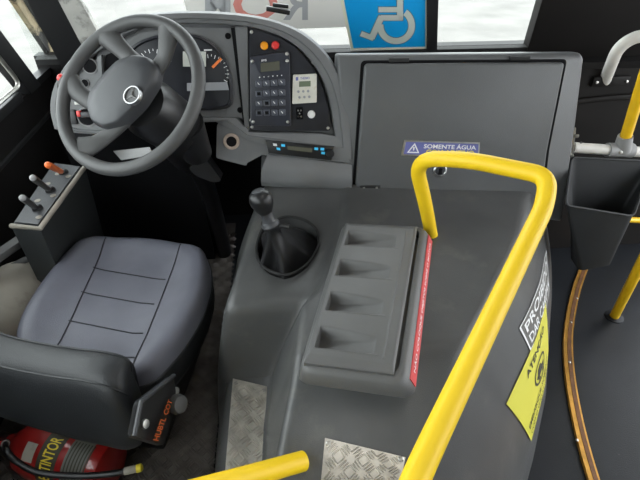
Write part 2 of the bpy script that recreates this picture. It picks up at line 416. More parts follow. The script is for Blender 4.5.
# stickers on the right flank
def onflank(q, lift=.002):
    (y0,v0), (y1,v1), (y2,v2), (y3,v3) = q
    def f(x, t, l=lift):
        y = (1-t)*((1-x)*y0+x*y1) + t*((1-x)*y3+x*y2); v = (1-t)*((1-x)*v0+x*v1) + t*((1-x)*v3+x*v2)
        p = V(flank(y,v)); n = (V(flank(y,v+.01))-V(flank(y,v-.01))).cross(V(flank(y+.01,v))-V(flank(y-.01,v)))
        n.normalize()
        if n.x < 0: n = -n
        return p + n*l
    return f
def sheet(f, nx, ny, l, x0=0, x1=1, y0=0, y1=1):
    mb = MB(); vs = [f(x0+(x1-x0)*i/nx, y0+(y1-y0)*j/ny, l) for j in range(ny+1) for i in range(nx+1)]
    return mb.add(vs, [(j*(nx+1)+i, j*(nx+1)+i+1, (j+1)*(nx+1)+i+1, (j+1)*(nx+1)+i) for j in range(ny) for i in range(nx)])
f1 = onflank([(0.9, 0.48), (1.27, 0.68), (1.33, 0.42), (0.89, 0.28)])
s1 = build(sheet(f1, 12, 6, .0015), 'notice_sticker', 'sticker_grey', cover, 60, 'dark sticker with white edge and white words')
mb = MB()
for a, b, c, d in ((0,1,0,.035),(0,1,.965,1),(0,.02,0,1),(.98,1,0,1)):
    mb.v += (t := sheet(f1, 10, 2, .0028, a, b, c, d)).v; o_ = len(mb.v)-len(t.v); mb.f += [tuple(i+o_ for i in q) for q in t.f]
lettering(mb, 'PROIBIDO', lambda x, y: f1(x, y, .003), .06, .56, .95, .87, True)
lettering(mb, 'DAR CARONA', lambda x, y: f1(x, y, .003), .06, .13, .97, .44, True)
build(mb, 'lettering', 'white_print', s1, 60)
f2 = onflank([(0.74, 0.86), (1.09, 0.9), (1.14, 0.56), (0.71, 0.42)])
s2 = build(sheet(f2, 12, 6, .0034), 'warning_sticker', 'sticker_yellow', cover, 60, 'yellow warning sticker with black print')
mb = MB()
g2 = lambda x, y: f2(x, y, .0048)
lettering(mb, 'ATEN\u00c7\u00c3O', g2, .28, .74, .80, .90, True)
lettering(mb, 'EMBARQUE SOMENTE', g2, .05, .16, .82, .24, True)
lettering(mb, 'COM O VE\u00cdCULO PARADO', g2, .05, .05, .82, .13)
ring = lambda rx, ry, cx, cy, n=24: [(cx+rx*math.cos(2*math.pi*k/n), cy+ry*math.sin(2*math.pi*k/n)) for k in range(n)]
def band(mb, f, a, b):
    n = len(a); return mb.add([f(*p) for p in a]+[f(*p) for p in b], [(i, (i+1) % n, n+(i+1) % n, n+i) for i in range(n)])
band(mb, g2, ring(.17,.17,.52,.48), ring(.145,.14,.52,.48))
for q in ([(.42,.42),(.60,.40),(.63,.47),(.56,.49),(.54,.56),(.46,.56),(.44,.49),(.40,.48)], [(.44,.37),(.48,.37),(.48,.41),(.44,.41)], [(.55,.36),(.59,.36),(.59,.40),(.55,.40)]):
    patch(mb, g2, q)
build(mb, 'print', 'sticker_ink', s2, 60)

# ------------------------------------------------------------------ grille box on the cover
q = [V(p) for p in [(0.0183, 0.6263, 0.668), (0.2156, 0.5749, 0.668), (0.3926, 1.0828, 0.668), (0.1699, 1.1222, 0.668)]]
gb = thing('vent_box', (.21,.86,.585), 'grey plastic box with four scooped louvres on top of the engine cover', 'air vent box')
gf = bil(*q)
base = [gf(x,y)+V((0,0,-.012)) for x, y in ((0,0),(1,0),(1,1),(0,1))]
cen = sum(base, V((0,0,0)))/4
def out(p, k, z): return V((cen.x+(p.x-cen.x)*k[0], cen.y+(p.y-cen.y)*k[1], z))
m = MB()
rr = [.03,.03,.02,.02]
def ringz(dx, z, r=.028):
    e1 = (base[1]-base[0]).normalized(); e2 = (base[3]-base[0]).normalized()
    fl_ = max(0, .655-z)*.42
    b = [base[0]-e1*dx-e2*dx, base[1]+e1*(dx+fl_)-e2*dx, base[2]+e1*(dx+fl_)+e2*dx, base[3]-e1*dx+e2*dx]
    return [V((p.x,p.y,z)) for p in round_poly(b, r, 5)]
m.loft([ringz(.000,.612), ringz(.008,.612), ringz(.011,.618), ringz(.007,.645), ringz(.002,.655), ringz(-.006,.658), ringz(-.012,.655), ringz(-.013,.63)])
build(m, 'housing', 'grille_grey', gb, 50)
m = MB(); m.loft([ringz(-.03,.585), ringz(-.03,.615)]); build(m, 'plinth', 'black_matt', gb)
# lid with scoops
NX, NY = 110, 260
def lidz(x, y):
    e = min(x, 1-x, y, 1-y); z = .006*min(1, e/.04)**.5
    t = 1-y
    for a, b in ((.082,.215), (.335,.465), (.58,.705), (.805,.925)):
        if x > .075 and x < .80 and a-.004 < t < b+.004:
            xx = max(0, min(1, (x-.085)/.66)); a2 = a-.004+(b-a)*.22*xx**1.5
            e_ = max(0, min(1, (t-a2)/.035)); edge = e_*e_*(3-2*e_)*max(0, min(1, (b-t)/.010))
            z -= .031*edge*max(0, min(1, (x-.075)/.010))*(1-xx)**.75
            z += .0012*math.exp(-((t-b-.002)/.004)**2)
    z += .0018*math.exp(-((x-.86)/.008)**2)*(1 if .06 < y < .94 else 0)
    return z
e1 = (q[1]-q[0]).normalized(); e2 = (q[3]-q[0]).normalized()
lf = bil(q[0]+e1*.002+e2*.005, q[1]-e1*.020+e2*.006, q[2]-e1*.020-e2*.012, q[3]+e1*.003-e2*.012)
vs = [lf(i/NX,j/NY)+V((0,0,lidz(i/NX,j/NY)-.004)) for j in range(NY+1) for i in range(NX+1)]
m = MB(); m.add(vs, [(j*(NX+1)+i, j*(NX+1)+i+1, (j+1)*(NX+1)+i+1, (j+1)*(NX+1)+i) for j in range(NY) for i in range(NX)])
per = [(i/NX,0) for i in range(NX+1)]+[(1,j/NY) for j in range(1,NY+1)]+[(i/NX,1) for i in range(NX-1,-1,-1)]+[(0,j/NY) for j in range(NY-1,0,-1)]
m.loft([[lf(*p)+V((0,0,lidz(*p)-.004)) for p in per], [lf(*p)+V((0,0,-.03)) for p in per]], (False,True))
build(m, 'louvred_lid', 'grille_grey', gb, 40)
hr = ringz(.0145,.60); hs = ringz(.0075,.648)
r0, r1 = base[1]+e1*.0155-e2*.0, base[2]+e1*.0155
ff = bil(V((r0.x,r0.y,.621))+e1*.0102+e2*.016, V((r1.x,r1.y,.621))+e1*.0102-e2*.016, V((r1.x,r1.y,.644))+e1*-.0030-e2*.016, V((r0.x,r0.y,.644))+e1*-.0030+e2*.016)
m = MB(); patch(m, ff, [(0,0),(1,0),(1,1),(0,1)], e1*.002); st = build(m, 'warning_strip', 'sticker_red', gb, 40, 'red strip with white lettering')
m = MB(); fs = lambda x, y: ff(x,y)+e1*.0028+V((0,0,.0012)); lettering(m, 'N\u00c3O COLOQUE OBJETOS SOBRE O MOTOR', fs, .05, .3, .95, .75, True); build(m, 'lettering', 'white_print', st, 60)

# ------------------------------------------------------------------ gear lever
gl = thing('gear_lever', (0.0036, 1.1709, 0.54), 'black gear lever with round knob and leather boot in the cover pocket', 'gear lever')
bc = V((0.0036, 1.1709, 0.54)); tp = V((-0.0406, 1.0447, 0.7244)); kb = V((-0.0573, 1.054, 0.7847))
rings = []
NB = 48
base_r = [V((p.x,p.y,.536)) for p in catmull([bc+(p-V((bc.x,bc.y,p.z)))*.96 for p in pk[::3]], 4, True)]
n0 = len(base_r)
for i in range(13):
    t = i/12; c = bc.lerp(tp, t**1.0)
    rg = []
    for k in range(n0):
        d = base_r[k]-bc; d.z = 0
        s = 1-t; sh = s**.9*.98+.02
        w = 1+.16*math.sin(k*2*math.pi/n0*5+t*3)*math.sin(math.pi*min(1,t*1.2))
        rad = d*sh*w
        a = d.normalized()*.024
        rg.append(V((c.x,c.y,0)) + (a if rad.length < .021 else rad) + V((0,0,bc.z+(tp.z-bc.z)*(t**1.25)+.012*math.sin(k*2*math.pi/n0*4+1)*math.sin(math.pi*t))))
    rings.append(rg)
m = MB(); m.loft(rings); build(m, 'boot', 'boot_leather', gl, 60)
ax = (kb-tp).normalized()
m = MB(); m.lathe(tp-ax*.01, ax, [(.022,0),(.025,.006),(.022,.014),(.0175,.017),(.016,.03),(.018,.045)], 20); build(m, 'collar', 'pad_grey', gl)
m = MB(); m.lathe(tp+ax*.025, ax, [(.015,-.005),(.017,.006),(.025,.022),(.030,.036),(.031,.050),(.027,.062),(.018,.069),(.004,.072)], 24); kn = build(m, 'knob', 'black_plastic', gl, 60)
m = MB(); kt = tp+ax*.1055; u = ax.orthogonal().normalized(); w = ax.cross(u)
m.lathe(tp+ax*.0935, ax, [(.017,-.002),(.017,.002),(.015,.0032),(.004,.0045)], 20); build(m, 'shift_pattern_cap', 'pad_grey', kn)
m = MB(); m.tube(catmull([tp+V((.02,.002,-.012)), tp+V((.035,0,-.01)), tp+V((.05,-.004,-.012))], 4), .006, 8); build(m, 'boot_tab', 'boot_leather', gl)

# ------------------------------------------------------------------ storage locker of the dashboard, right
lk = thing('dash_locker', (.6,1.45,.58), 'big grey locker right of the dashboard with a wide lid and lock', 'locker')
m = MB()
m.slab([(0.208, 1.5, 1.0115), (0.9558, 1.464, 1.009), (0.9773, 1.4157, 0.7698), (0.9955, 1.3594, 0.4901), (0.2278, 1.4146, 0.5851)], (0,.125,-.004), 0)
m.slab([V(p)+V((0,.004,0)) for p in [(0.2064, 1.4885, 1.0148), (0.9485, 1.4528, 1.0124), (0.9698, 1.4048, 0.775), (0.9879, 1.349, 0.4975), (0.2261, 1.4038, 0.5917)]], FN*-.02, 0)
bmm = bmesh.new()
body = MB(); ol = round_poly([V(p) for p in [(0.1805, 1.5025, 1.0174), (0.9548, 1.4649, 1.0133), (0.9773, 1.4157, 0.7698), (1, 1.3516, 0.4515), (0.2107, 1.4105, 0.5602)]], [.01,.025,.05,.01,.01], 5)
cl = sum(ol, V((0,0,0)))/len(ol)
body.loft([[cl+(p-cl)*.95+V((0,.34,-.22)) for p in ol], [p+V((0,.035,-.004)) for p in ol], [p+V((0,.014,0)) for p in ol], [cl+(p-cl)*.993+V((0,.004,0)) for p in ol], [cl+(p-cl)*.98 for p in ol]])
build(body, 'locker_body', 'box_grey', lk, 50)
gap = round_poly([V(p) for p in [(0.2572, 1.495, 1.0012), (0.9009, 1.4639, 0.9983), (0.8998, 1.4078, 0.7148), (0.9154, 1.3698, 0.5263), (0.2346, 1.4145, 0.5888)]], .015, 5)
m = MB(); m.slab(gap, FN*.0012); build(m, 'lid_gap', 'black_matt', lk)
lid = round_poly([V(p) for p in [(0.2664, 1.4915, 0.993), (0.8892, 1.4614, 0.9902), (0.887, 1.4072, 0.7157), (0.8987, 1.3727, 0.5442), (0.2445, 1.4155, 0.6036)]], .014, 6)
cl = sum(lid, V((0,0,0)))/len(lid)
m = MB(); m.loft([lid, [p+FN*.009 for p in lid], [cl+(p-cl)*.992+FN*.0125 for p in lid], [cl+(p-cl)*.975+FN*.0135 for p in lid]])
ld = build(m, 'lid', 'box_grey', lk, 50)
for px in ((0.3732, 1.4843, 1.0028), (0.7491, 1.4668, 1.0044)):
    m = MB(); m.box(V(px), (.031,.006,.006), frame_of(FN), .003); build(m, 'lid_bumper', 'rubber', lk)
for px in ((0.2945, 1.4027, 0.6027), (0.7721, 1.372, 0.5618)):
    m = MB(); m.box(V(px), (.036,.009,.007), frame_of(FN), .004); hg = build(m, 'hinge', 'black_plastic', lk)
    for s in (-1,1):
        m = MB(); m.lathe(V(px)+frame_of(FN)[0]*.022*s+FN*.006, FN, [(.005,0),(.004,.003)], 10); build(m, 'screw', 'steel', hg)
lc = V((0.5296, 1.3992, 0.6591))
m = MB(); m.lathe(lc, FN, [(.0235,0),(.0235,.003),(.019,.005),(.016,.002)], 28); lo = build(m, 'lock', 'chrome', ld, 40, 'round chrome lock')
m = MB(); m.disc(lc+FN*.0022, FN, .0155, .001, 20); build(m, 'lock_face', 'pad_grey', lo)
m = MB(); m.slab([lc+frame_of(FN)[0]*a*.013+frame_of(FN)[1]*b*.013+FN*.004 for a, b in ((-.5,-.9),(.5,-.9),(.35,.1),(.5,.5),(0,.8),(-.5,.5),(-.35,.1))], FN*.002); build(m, 'keyhole', 'black_matt', lo)
fl_ = bil(*[(0.3938, 1.4153, 0.713), (0.6569, 1.4005, 0.7014), (0.6537, 1.4105, 0.7513), (0.4007, 1.425, 0.7638)])
m = MB(); patch(m, fl_, [(0,0),(1,0),(1,1),(0,1)], FN*.0008); lb = build(m, 'water_label', 'steel', ld, 40, 'purple and white label about cooling water')
m = MB(); patch(m, lambda x,y: fl_(x,y)+FN*.0012, [(.03,.1),(.98,.1),(.98,.9),(.03,.9)], FN*.0004); build(m, 'label_field', 'label_purple', lb)
m = MB(); g = lambda x, y: fl_(x,y)+FN*.0022; lettering(m, 'SOMENTE \u00c1GUA', g, .27, .52, .95, .86, True); band(m, g, [(.065,.2),(.225,.2),(.145,.85)], [(.09,.27),(.20,.27),(.145,.70)]); patch(m, g, [(.138,.36),(.152,.36),(.156,.58),(.134,.58)]); build(m, 'lettering', 'white_print', lb)
m = MB(); lettering(m, 'COM ADITIVO', g, .31, .14, .93, .45, True); build(m, 'lettering', 'label_yellow', lb, label='yellow second line of words')

# ------------------------------------------------------------------ dashboard binnacle
db = thing('dashboard', (-.24,1.5,.6), 'grey arched dashboard binnacle behind the steering wheel', 'dashboard')
outer_px = [(-0.7007, 1.4666, 0.8265), (-0.7007, 1.4791, 0.8765), (-0.6862, 1.4912, 0.9248), (-0.6577, 1.5029, 0.9714), (-0.6197, 1.5128, 1.0114), (-0.5757, 1.5206, 1.0425), (-0.5209, 1.5282, 1.0729), (-0.4549, 1.5363, 1.1054), (-0.3826, 1.5424, 1.1297), (-0.3019, 1.5443, 1.1372), (-0.216, 1.5443, 1.137), (-0.1155, 1.5425, 1.1301), (-0.0374, 1.5396, 1.1184), (0.0237, 1.5354, 1.1016), (0.0765, 1.5298, 1.0793), (0.121, 1.5222, 1.0486), (0.1601, 1.5123, 1.0091), (0.1908, 1.5001, 0.9602), (0.2128, 1.4861, 0.9042), (0.2258, 1.4694, 0.8376), (0.2327, 1.4498, 0.7591), (0.2365, 1.4319, 0.6874)]
inner_px = [(-0.6635, 1.4678, 0.8312), (-0.6683, 1.4789, 0.8755), (-0.6555, 1.4895, 0.9182), (-0.6321, 1.4992, 0.9569), (-0.5982, 1.508, 0.9918), (-0.5574, 1.5152, 1.0206), (-0.5086, 1.5222, 1.0489), (-0.4484, 1.5298, 1.0793), (-0.3788, 1.5353, 1.1013), (-0.3033, 1.5369, 1.1077), (-0.2196, 1.5369, 1.1074), (-0.1181, 1.5354, 1.1016), (-0.0513, 1.5324, 1.0898), (0.0042, 1.5282, 1.0727), (0.0482, 1.5225, 1.0502), (0.0865, 1.5148, 1.0192), (0.1192, 1.5048, 0.9792), (0.1433, 1.4939, 0.9355), (0.1584, 1.482, 0.888), (0.1674, 1.4706, 0.8425), (0.1735, 1.4606, 0.8022), (0.1765, 1.4535, 0.7739)]
bottom_px = [(0.1758, 1.4341, 0.6965), (0.0599, 1.4418, 0.7271), (-0.0629, 1.4486, 0.7542), (-0.11, 1.4529, 0.7717), (-0.2091, 1.4677, 0.8307), (-0.3465, 1.4673, 0.8293), (-0.47, 1.4669, 0.8275), (-0.5663, 1.4609, 0.8037), (-0.6406, 1.4631, 0.8124)]
bot_in = [(0.1273, 1.4555, 0.7819), (0.046, 1.457, 0.788), (-0.0346, 1.4577, 0.7909), (-0.1016, 1.4591, 0.7963), (-0.139, 1.4701, 0.8404), (-0.3439, 1.4718, 0.8472), (-0.4668, 1.4713, 0.8453), (-0.5518, 1.4638, 0.8153), (-0.6236, 1.4652, 0.8208)]
O_ = [V(p) for p in outer_px]; I_ = [V(p) for p in inner_px]
O2 = catmull(O_, 3); I2 = catmull(I_, 3)
B2 = [V(p) for p in bottom_px]; J2 = [V(p) for p in bot_in]
oc = V((-.24,1.5,.75))
ro = O2+B2; ri = I2+J2
m = MB()
def back(p, k, dy, dz=0): return V((oc.x+(p.x-oc.x)*k, p.y+dy, .62+(p.z-.62)*k+dz))
mid = [p.lerp(q, .45) for p, q in zip(ro, ri)]
m.loft([[back(p,.70,.42) for p in ro], [back(p,.90,.17) for p in ro], [back(p,.985,.05) for p in ro], [p+V((0,.016,0)) for p in ro], [p.lerp(q,.10)+DN*.004 for p, q in zip(ro,ri)], [p.lerp(q,.55)+DN*.006 for p, q in zip(ro,ri)], [p.lerp(q,.62)+DN*.001 for p, q in zip(ro,ri)], [p.lerp(q,.95)+DN*-.002 for p, q in zip(ro,ri)], [q+DN*-.006 for q in ri], [q+DN*-.035 for q in ri]], (True, True))
build(m, 'binnacle_shell', 'dash_grey', db, 40)
# plate round the instruments, with the cluster hood
pl = round_poly([V(p) for p in [(-0.4701, 1.5433, 1.0509), (-0.4007, 1.551, 1.0814), (-0.2966, 1.5544, 1.0952), (-0.1233, 1.5529, 1.0893), (-0.109, 1.4885, 0.8316), (-0.2851, 1.4915, 0.8435), (-0.4712, 1.4923, 0.8466), (-0.5166, 1.5052, 0.8983)]], .01, 3)
m = MB(); m.slab(pl, DN*-.015); build(m, 'instrument_surround', 'dash_grey', db)
hood = catmull([V(p) for p in [(-0.4738, 1.503, 0.8977), (-0.4699, 1.5208, 0.9692), (-0.4438, 1.5365, 1.032), (-0.3946, 1.5444, 1.0632), (-0.3193, 1.548, 1.0776), (-0.2375, 1.5469, 1.0733), (-0.187, 1.5405, 1.048), (-0.1555, 1.5294, 1.0032), (-0.1427, 1.5151, 0.9462), (-0.1445, 1.502, 0.8937), (-0.1662, 1.4947, 0.8646), (-0.2669, 1.494, 0.8618), (-0.39, 1.4957, 0.8687)]], 4, True)
hc = sum(hood, V((0,0,0)))/len(hood)
m = MB(); m.loft([hood, [p+DN*.012 for p in hood], [hc+(p-hc)*.95+DN*.014 for p in hood], [hc+(p-hc)*.92+DN*.004 for p in hood]]); ic = build(m, 'instrument_cluster', 'panel_black', db, 50, 'dark instrument dial cluster')
fd = bil(*[(-0.4702, 1.4915, 0.8764), (-0.1468, 1.4889, 0.8662), (-0.1271, 1.5412, 1.0752), (-0.4336, 1.5427, 1.0814)], DN*.0)
dn = DN
m = MB()
def dial(mb, c, r, a0, a1, n):
    c = V(c); u, w, _ = frame_of(DN)
    for k in range(n):
        a = math.radians(a0+(a1-a0)*k/(n-1)); d = u*math.cos(a)+w*math.sin(a); t = u*-math.sin(a)+w*math.cos(a)
        l = .011 if k % 2 == 0 else .006
        mb.add([c+d*r+t*.0009, c+d*r-t*.0009, c+d*(r-l)-t*.0009, c+d*(r-l)+t*.0009], [(0,1,2,3)])
dial(m, (-0.3681, 1.5107, 0.9906), .054, 20, 210, 15); build(m, 'dial_marks', 'white_print', ic); m = MB(); dial(m, (-0.203, 1.5062, 0.9724), .054, -30, 120, 13)
for p in ((-0.1863, 1.4949, 0.9294), (-0.2047, 1.5216, 1.0361)):
    fq = V(p); u, w, _ = frame_of(DN); m.add([fq-u*.012-w*.002, fq+u*.012-w*.002, fq+u*.012+w*.002, fq-u*.012+w*.002], [(0,1,2,3)])
build(m, 'dial_marks', 'white_print', ic)
m = MB(); m.slab([(-0.1992, 1.5088, 0.9911), (-0.1696, 1.5148, 1.0152), (-0.1657, 1.5134, 1.0096), (-0.1938, 1.5074, 0.9854)], DN*.002); build(m, 'needle', 'needle', ic, label='orange gauge needle')
m = MB(); m.slab([(-0.2846, 1.5113, 0.9926), (-0.2159, 1.5108, 0.9909), (-0.2112, 1.5211, 1.032), (-0.2791, 1.5215, 1.0336)], DN*.0015); build(m, 'display', 'lcd_pale', ic)
m = MB(); m.slab([(-0.2817, 1.4939, 0.9234), (-0.1533, 1.4937, 0.9226), (-0.1571, 1.4995, 0.9457), (-0.2787, 1.4996, 0.9462)], DN*.0012); build(m, 'warning_light_strip', 'grey_print', ic)
for p in ((-0.1431, 1.5467, 1.0684), (-0.1259, 1.4938, 0.8569)):
    m = MB(); m.lathe(V(p), DN, [(.009,-.001),(.009,.001),(.006,.0015),(.006,-.0005)], 14); build(m, 'screw_hole', 'black_matt', db)
# divider beside the cluster
m = MB(); m.slab([(-0.1195, 1.5458, 1.0937), (-0.0823, 1.5463, 1.0956), (-0.1021, 1.471, 0.7945), (-0.1149, 1.4711, 0.7949)], DN*-.02, .003); build(m, 'divider', 'dash_grey', db)
m = MB(); m.slab([(-0.1318, 1.5481, 1.0906), (-0.1182, 1.5487, 1.093), (-0.1119, 1.4739, 0.7936), (-0.1184, 1.4739, 0.7938)], DN*-.012); build(m, 'divider_gap', 'black_matt', db)
# black switch panel
sp = round_poly([V(p) for p in [(-0.0798, 1.5423, 1.088), (-0.0401, 1.5408, 1.0819), (0.0158, 1.5358, 1.062), (0.0601, 1.5287, 1.0337), (0.0987, 1.5187, 0.9937), (0.1256, 1.5079, 0.9502), (0.1467, 1.4945, 0.8968), (0.1588, 1.4816, 0.8451), (0.1646, 1.4668, 0.7859), (-0.0985, 1.4699, 0.7983)]], .012, 3)
m = MB(); m.slab(sp, DN*-.02, 0); spn = build(m, 'switch_panel', 'panel_black', db, 40)
for p, mm, nm_ in (((-0.0359, 1.5298, 1.0421),'amber','amber_button'), ((-0.0025, 1.53, 1.0427),'red_plastic','red_button')):
    m = MB(); m.lathe(V(p), DN, [(.0125,0),(.0115,.010),(.0095,.0125),(.004,.0135)], 22); build(m, nm_, mm, spn)
m = MB(); m.lathe(V((0.1013, 1.4794, 0.8403)), DN, [(.0125,0),(.0125,.004),(.011,.007),(.004,.008)], 22); build(m, 'white_button', 'white_plastic', spn)
pc = V((0.0634, 1.4804, 0.8446)); u, w, _ = frame_of(DN)
m = MB(); m.box(pc, (.011,.019,.005), (u,w,DN), .002); pw = build(m, 'power_socket', 'black_matt', spn)
for a, b in ((-.4,.6),(.4,.6),(0,0),(-.4,-.6),(.4,-.6)):
    m = MB(); m.lathe(pc+u*a*.011+w*b*.016+DN*.005, DN, [(.003,0),(.002,.002)], 8); build(m, 'pin', 'steel', pw)
for p in ((-0.0716, 1.5403, 1.0799), (-0.0914, 1.4721, 0.8073), (0.1548, 1.4692, 0.7957), (0.111, 1.5183, 0.992), (-0.0929, 1.4775, 0.8289)):
    m = MB(); m.lathe(V(p), DN, [(.0055,0),(.0045,.003),(.001,.004)], 12); build(m, 'screw', 'steel', spn)
# left switch panel
m = MB(); m.slab(round_poly([V(p) for p in [(-0.6532, 1.4758, 0.8139), (-0.6526, 1.49, 0.8704), (-0.6357, 1.5021, 0.9191), (-0.5941, 1.5159, 0.9743), (-0.5391, 1.5259, 1.0141), (-0.5322, 1.5272, 1.0194), (-0.5566, 1.4742, 0.8074)]], .006, 3), DN*-.02); lp = build(m, 'light_switch_panel', 'dash_grey', db)
m = MB(); m.slab([(-0.5319, 1.5202, 1.0243), (-0.5193, 1.5215, 1.0294), (-0.5498, 1.466, 0.8075), (-0.5623, 1.4657, 0.8064)], DN*-.02, .003); build(m, 'panel_edge', 'dash_grey', db)
m = MB(); m.slab([(-0.5094, 1.5349, 1.0253), (-0.4468, 1.5406, 1.0482), (-0.4802, 1.4942, 0.8626), (-0.5454, 1.485, 0.8258)], DN*-.01); build(m, 'recess', 'black_matt', db)
m = MB(); m.slab([(-0.4802, 1.5273, 1.0526), (-0.4677, 1.5285, 1.0576), (-0.4525, 1.5136, 0.9979), (-0.4623, 1.5123, 0.9927)], DN*-.018, .003); build(m, 'panel_edge', 'dash_grey', db)
for p, r in (((-0.5595, 1.521, 0.9985),.02), ((-0.5839, 1.5093, 0.952),.011), ((-0.5986, 1.4849, 0.8543),.026)):
    m = MB(); m.lathe(V(p), DN, [(r*1.15,0),(r*1.12,.003),(r,.004),(r*.95,.0015)], 24); rg = build(m, 'switch_ring', 'clamp_grey', lp)
    m = MB(); m.disc(V(p)+DN*.0012, DN, r*.96, .0012); build(m, 'switch_hole', 'black_matt', rg)
kp = V((-0.6038, 1.4825, 0.8653))
m = MB(); m.box(kp+DN*.014+u*.012, (.018,.008,.008), (u,w,DN), .004); ks = build(m, 'key_switch', 'pad_grey', lp)
m = MB(); m.box(kp+DN*.016-u*.008+w*.004, (.006,.009,.008), (u,w,DN), .003); build(m, 'red_tab', 'red_plastic', ks)
m = MB(); m.box(V((-0.6383, 1.4834, 0.8564)), (.009,.022,.006), (u,w,DN), .002); rk = build(m, 'rocker_switch', 'black_plastic', lp)
m = MB(); m.box(V((-0.61, 1.4934, 0.8964)), (.016,.005,.004), (u,w,DN), .002); build(m, 'name_plate', 'lcd_pale', lp)
rk_ = V((-0.6342, 1.4992, 0.9734))
m = MB(); m.lathe(rk_, DN, [(.004,-.01),(.004,.012),(.010,.016),(.0125,.023),(.010,.031),(.004,.034)], 20); build(m, 'pull_knob', 'red_plastic', db, 50, 'red pull knob on left rim')
# centre stack: socket pod, radio cradle, lower shelf
m = MB(); m.slab(round_poly([V(p) for p in [(-0.2149, 1.4397, 0.7186), (-0.1168, 1.4322, 0.6887), (-0.1038, 1.4622, 0.8088), (-0.1716, 1.4674, 0.8294), (-0.2004, 1.4661, 0.8243)]], .008, 3), DN*-.06, 0); pod = build(m, 'socket_pod', 'dash_grey', db)
sc_ = V((-0.1599, 1.4513, 0.7693))
m = MB(); m.lathe(sc_, DN, [(.0265,0),(.0255,.004),(.019,.005),(.016,.002)], 28); sr = build(m, 'socket_ring', 'ring_tan', pod)
m = MB(); m.disc(sc_+DN*.0018, DN, .0165, .001, 24); build(m, 'socket_hole', 'black_matt', sr)
m = MB(); m.slab([(-0.1118, 1.4595, 0.7897), (0.1767, 1.4553, 0.773), (0.2266, 1.4338, 0.6869), (0.2097, 1.434, 0.6876), (-0.0652, 1.4424, 0.7214), (-0.1162, 1.4364, 0.6975)], DN*-.08, 0); build(m, 'radio_cradle', 'dash_grey', db, 40)
shf = [V(p) for p in [(-0.0452, 1.442, 0.728), (0.2162, 1.4312, 0.6849), (0.2365, 1.431, 0.6841)]]
a0 = [V(p) for p in [(-0.0453, 1.4394, 0.7257), (0.2328, 1.4276, 0.6786)]]; a1 = [V(p) for p in [(-0.0676, 1.4129, 0.6857), (0.2307, 1.4022, 0.6432)]]; a2 = [V(p) for p in [(-0.074, 1.4103, 0.6424), (0.2321, 1.4001, 0.6016)]]
a3 = [p+V((0,.02,-.03)) for p in a2]
def sweep2(rows, depth):
    L = catmull([r[0] for r in rows], 4); Rr = catmull([r[1] for r in rows], 4); n = len(L)
    vs = L+Rr+[p+V((0,depth,0)) for p in L]+[p+V((0,depth,0)) for p in Rr]
    fs = []
    for i in range(n-1):
        fs += [(i,i+1,n+i+1,n+i), (i,2*n+i,2*n+i+1,i+1), (n+i,n+i+1,3*n+i+1,3*n+i), (2*n+i,3*n+i,3*n+i+1,2*n+i+1)]
    fs += [(0,n,3*n,2*n), (n-1,3*n-1,4*n-1,2*n-1)]
    return MB().add(vs, fs)
build(sweep2([a0,a1,a2,a3], .12), 'lower_shelf', 'dash_grey', db, 50)
# black solids added under the binnacle so the footwell looks dark
m = MB(); m.slab([V((-.66,1.60,.80)), V((-.12,1.60,.78)), V((-.12,1.66,.66)), V((-.66,1.66,.66))], (0,.45,0), .02, 3); m.slab([V((-.80,1.78,.01)), V((-.34,1.80,.01)), V((-.34,1.72,.66)), V((-.80,1.70,.66))], (0,.3,0), .02, 3); build(m, 'footwell_darkener', 'black_matt', db)

# ------------------------------------------------------------------ things fixed on the dashboard
kc = thing('keypad_console', (-0.0266, 1.4985, 0.9169), 'dark blue control console with sixteen keys and small display on the dashboard', 'keypad console')
kf = bil(*[(-0.0956, 1.4719, 0.8144), (0.0343, 1.4704, 0.8084), (0.0398, 1.5248, 1.0264), (-0.0812, 1.5217, 1.014)])
m = MB(); m.slab(round_poly([kf(0,0),kf(1,0),kf(1,1),kf(0,1)], .008, 4), DN*.013, .003); build(m, 'console_case', 'console_blue', kc)
kl = lambda x, y, o=.0135: kf(x,y)+DN*o
m = MB(); patch(m, kl, [(.27,.77),(.74,.77),(.74,.89),(.27,.89)], DN*.0012); build(m, 'display', 'lcd_dark', kc)
m = MB(); lettering(m, 'IPS', kl, .29, .91, .42, .938, True); build(m, 'lettering', 'white_print', kc)
for i in range(6):
    m = MB(); c = kl(.24+.11*i, .70); m.lathe(c, DN, [(.0018,0),(.001,.001)], 8); build(m, 'indicator_light', 'white_print', kc)
for r in range(4):
    for c_ in range(4):
        c = kl(.22+.19*c_, .61-.138*r)
        m = MB(); m.box(c+DN*.002, (.0105,.0092,.004), (u,w,DN), .0025); k_ = build(m, 'key', 'key_blue', kc, 40)
        m = MB(); g = lambda x, y: c+u*(x-.5)*.011+w*(y-.5)*.010+DN*.0066
        if (r,c_) in ((1,0),(2,1),(3,0),(3,1)): patch(m, g, [(0,0),(1,0),(1,1),(0,1)], DN*.0004); build(m, 'worn_patch', 'black_matt', k_)
        else: patch(m, g, [(.1,.9),(.55,.2),(.7,.35),(.25,1)], DN*.0004); build(m, 'key_mark', 'white_print', k_)
for x, y in ((.07,.06),(.92,.06),(.06,.93),(.93,.88),(.93,.97)):
    m = MB(); m.lathe(kl(x,y), DN, [(.0055,0),(.0045,.003),(.001,.004)], 12); build(m, 'screw', 'steel', kc)
wc = thing('climate_controller', (0.0805, 1.4992, 0.9197), 'white controller with small green display right of the keypad console', 'controller')
cf = bil(*[(0.0406, 1.4871, 0.8753), (0.1189, 1.4876, 0.8774), (0.121, 1.5085, 0.961), (0.0475, 1.5083, 0.9601)])
m = MB(); m.slab(round_poly([cf(0,0),cf(1,0),cf(1,1),cf(0,1)], .004, 3), DN*.014, .002); build(m, 'controller_case', 'off_white', wc)
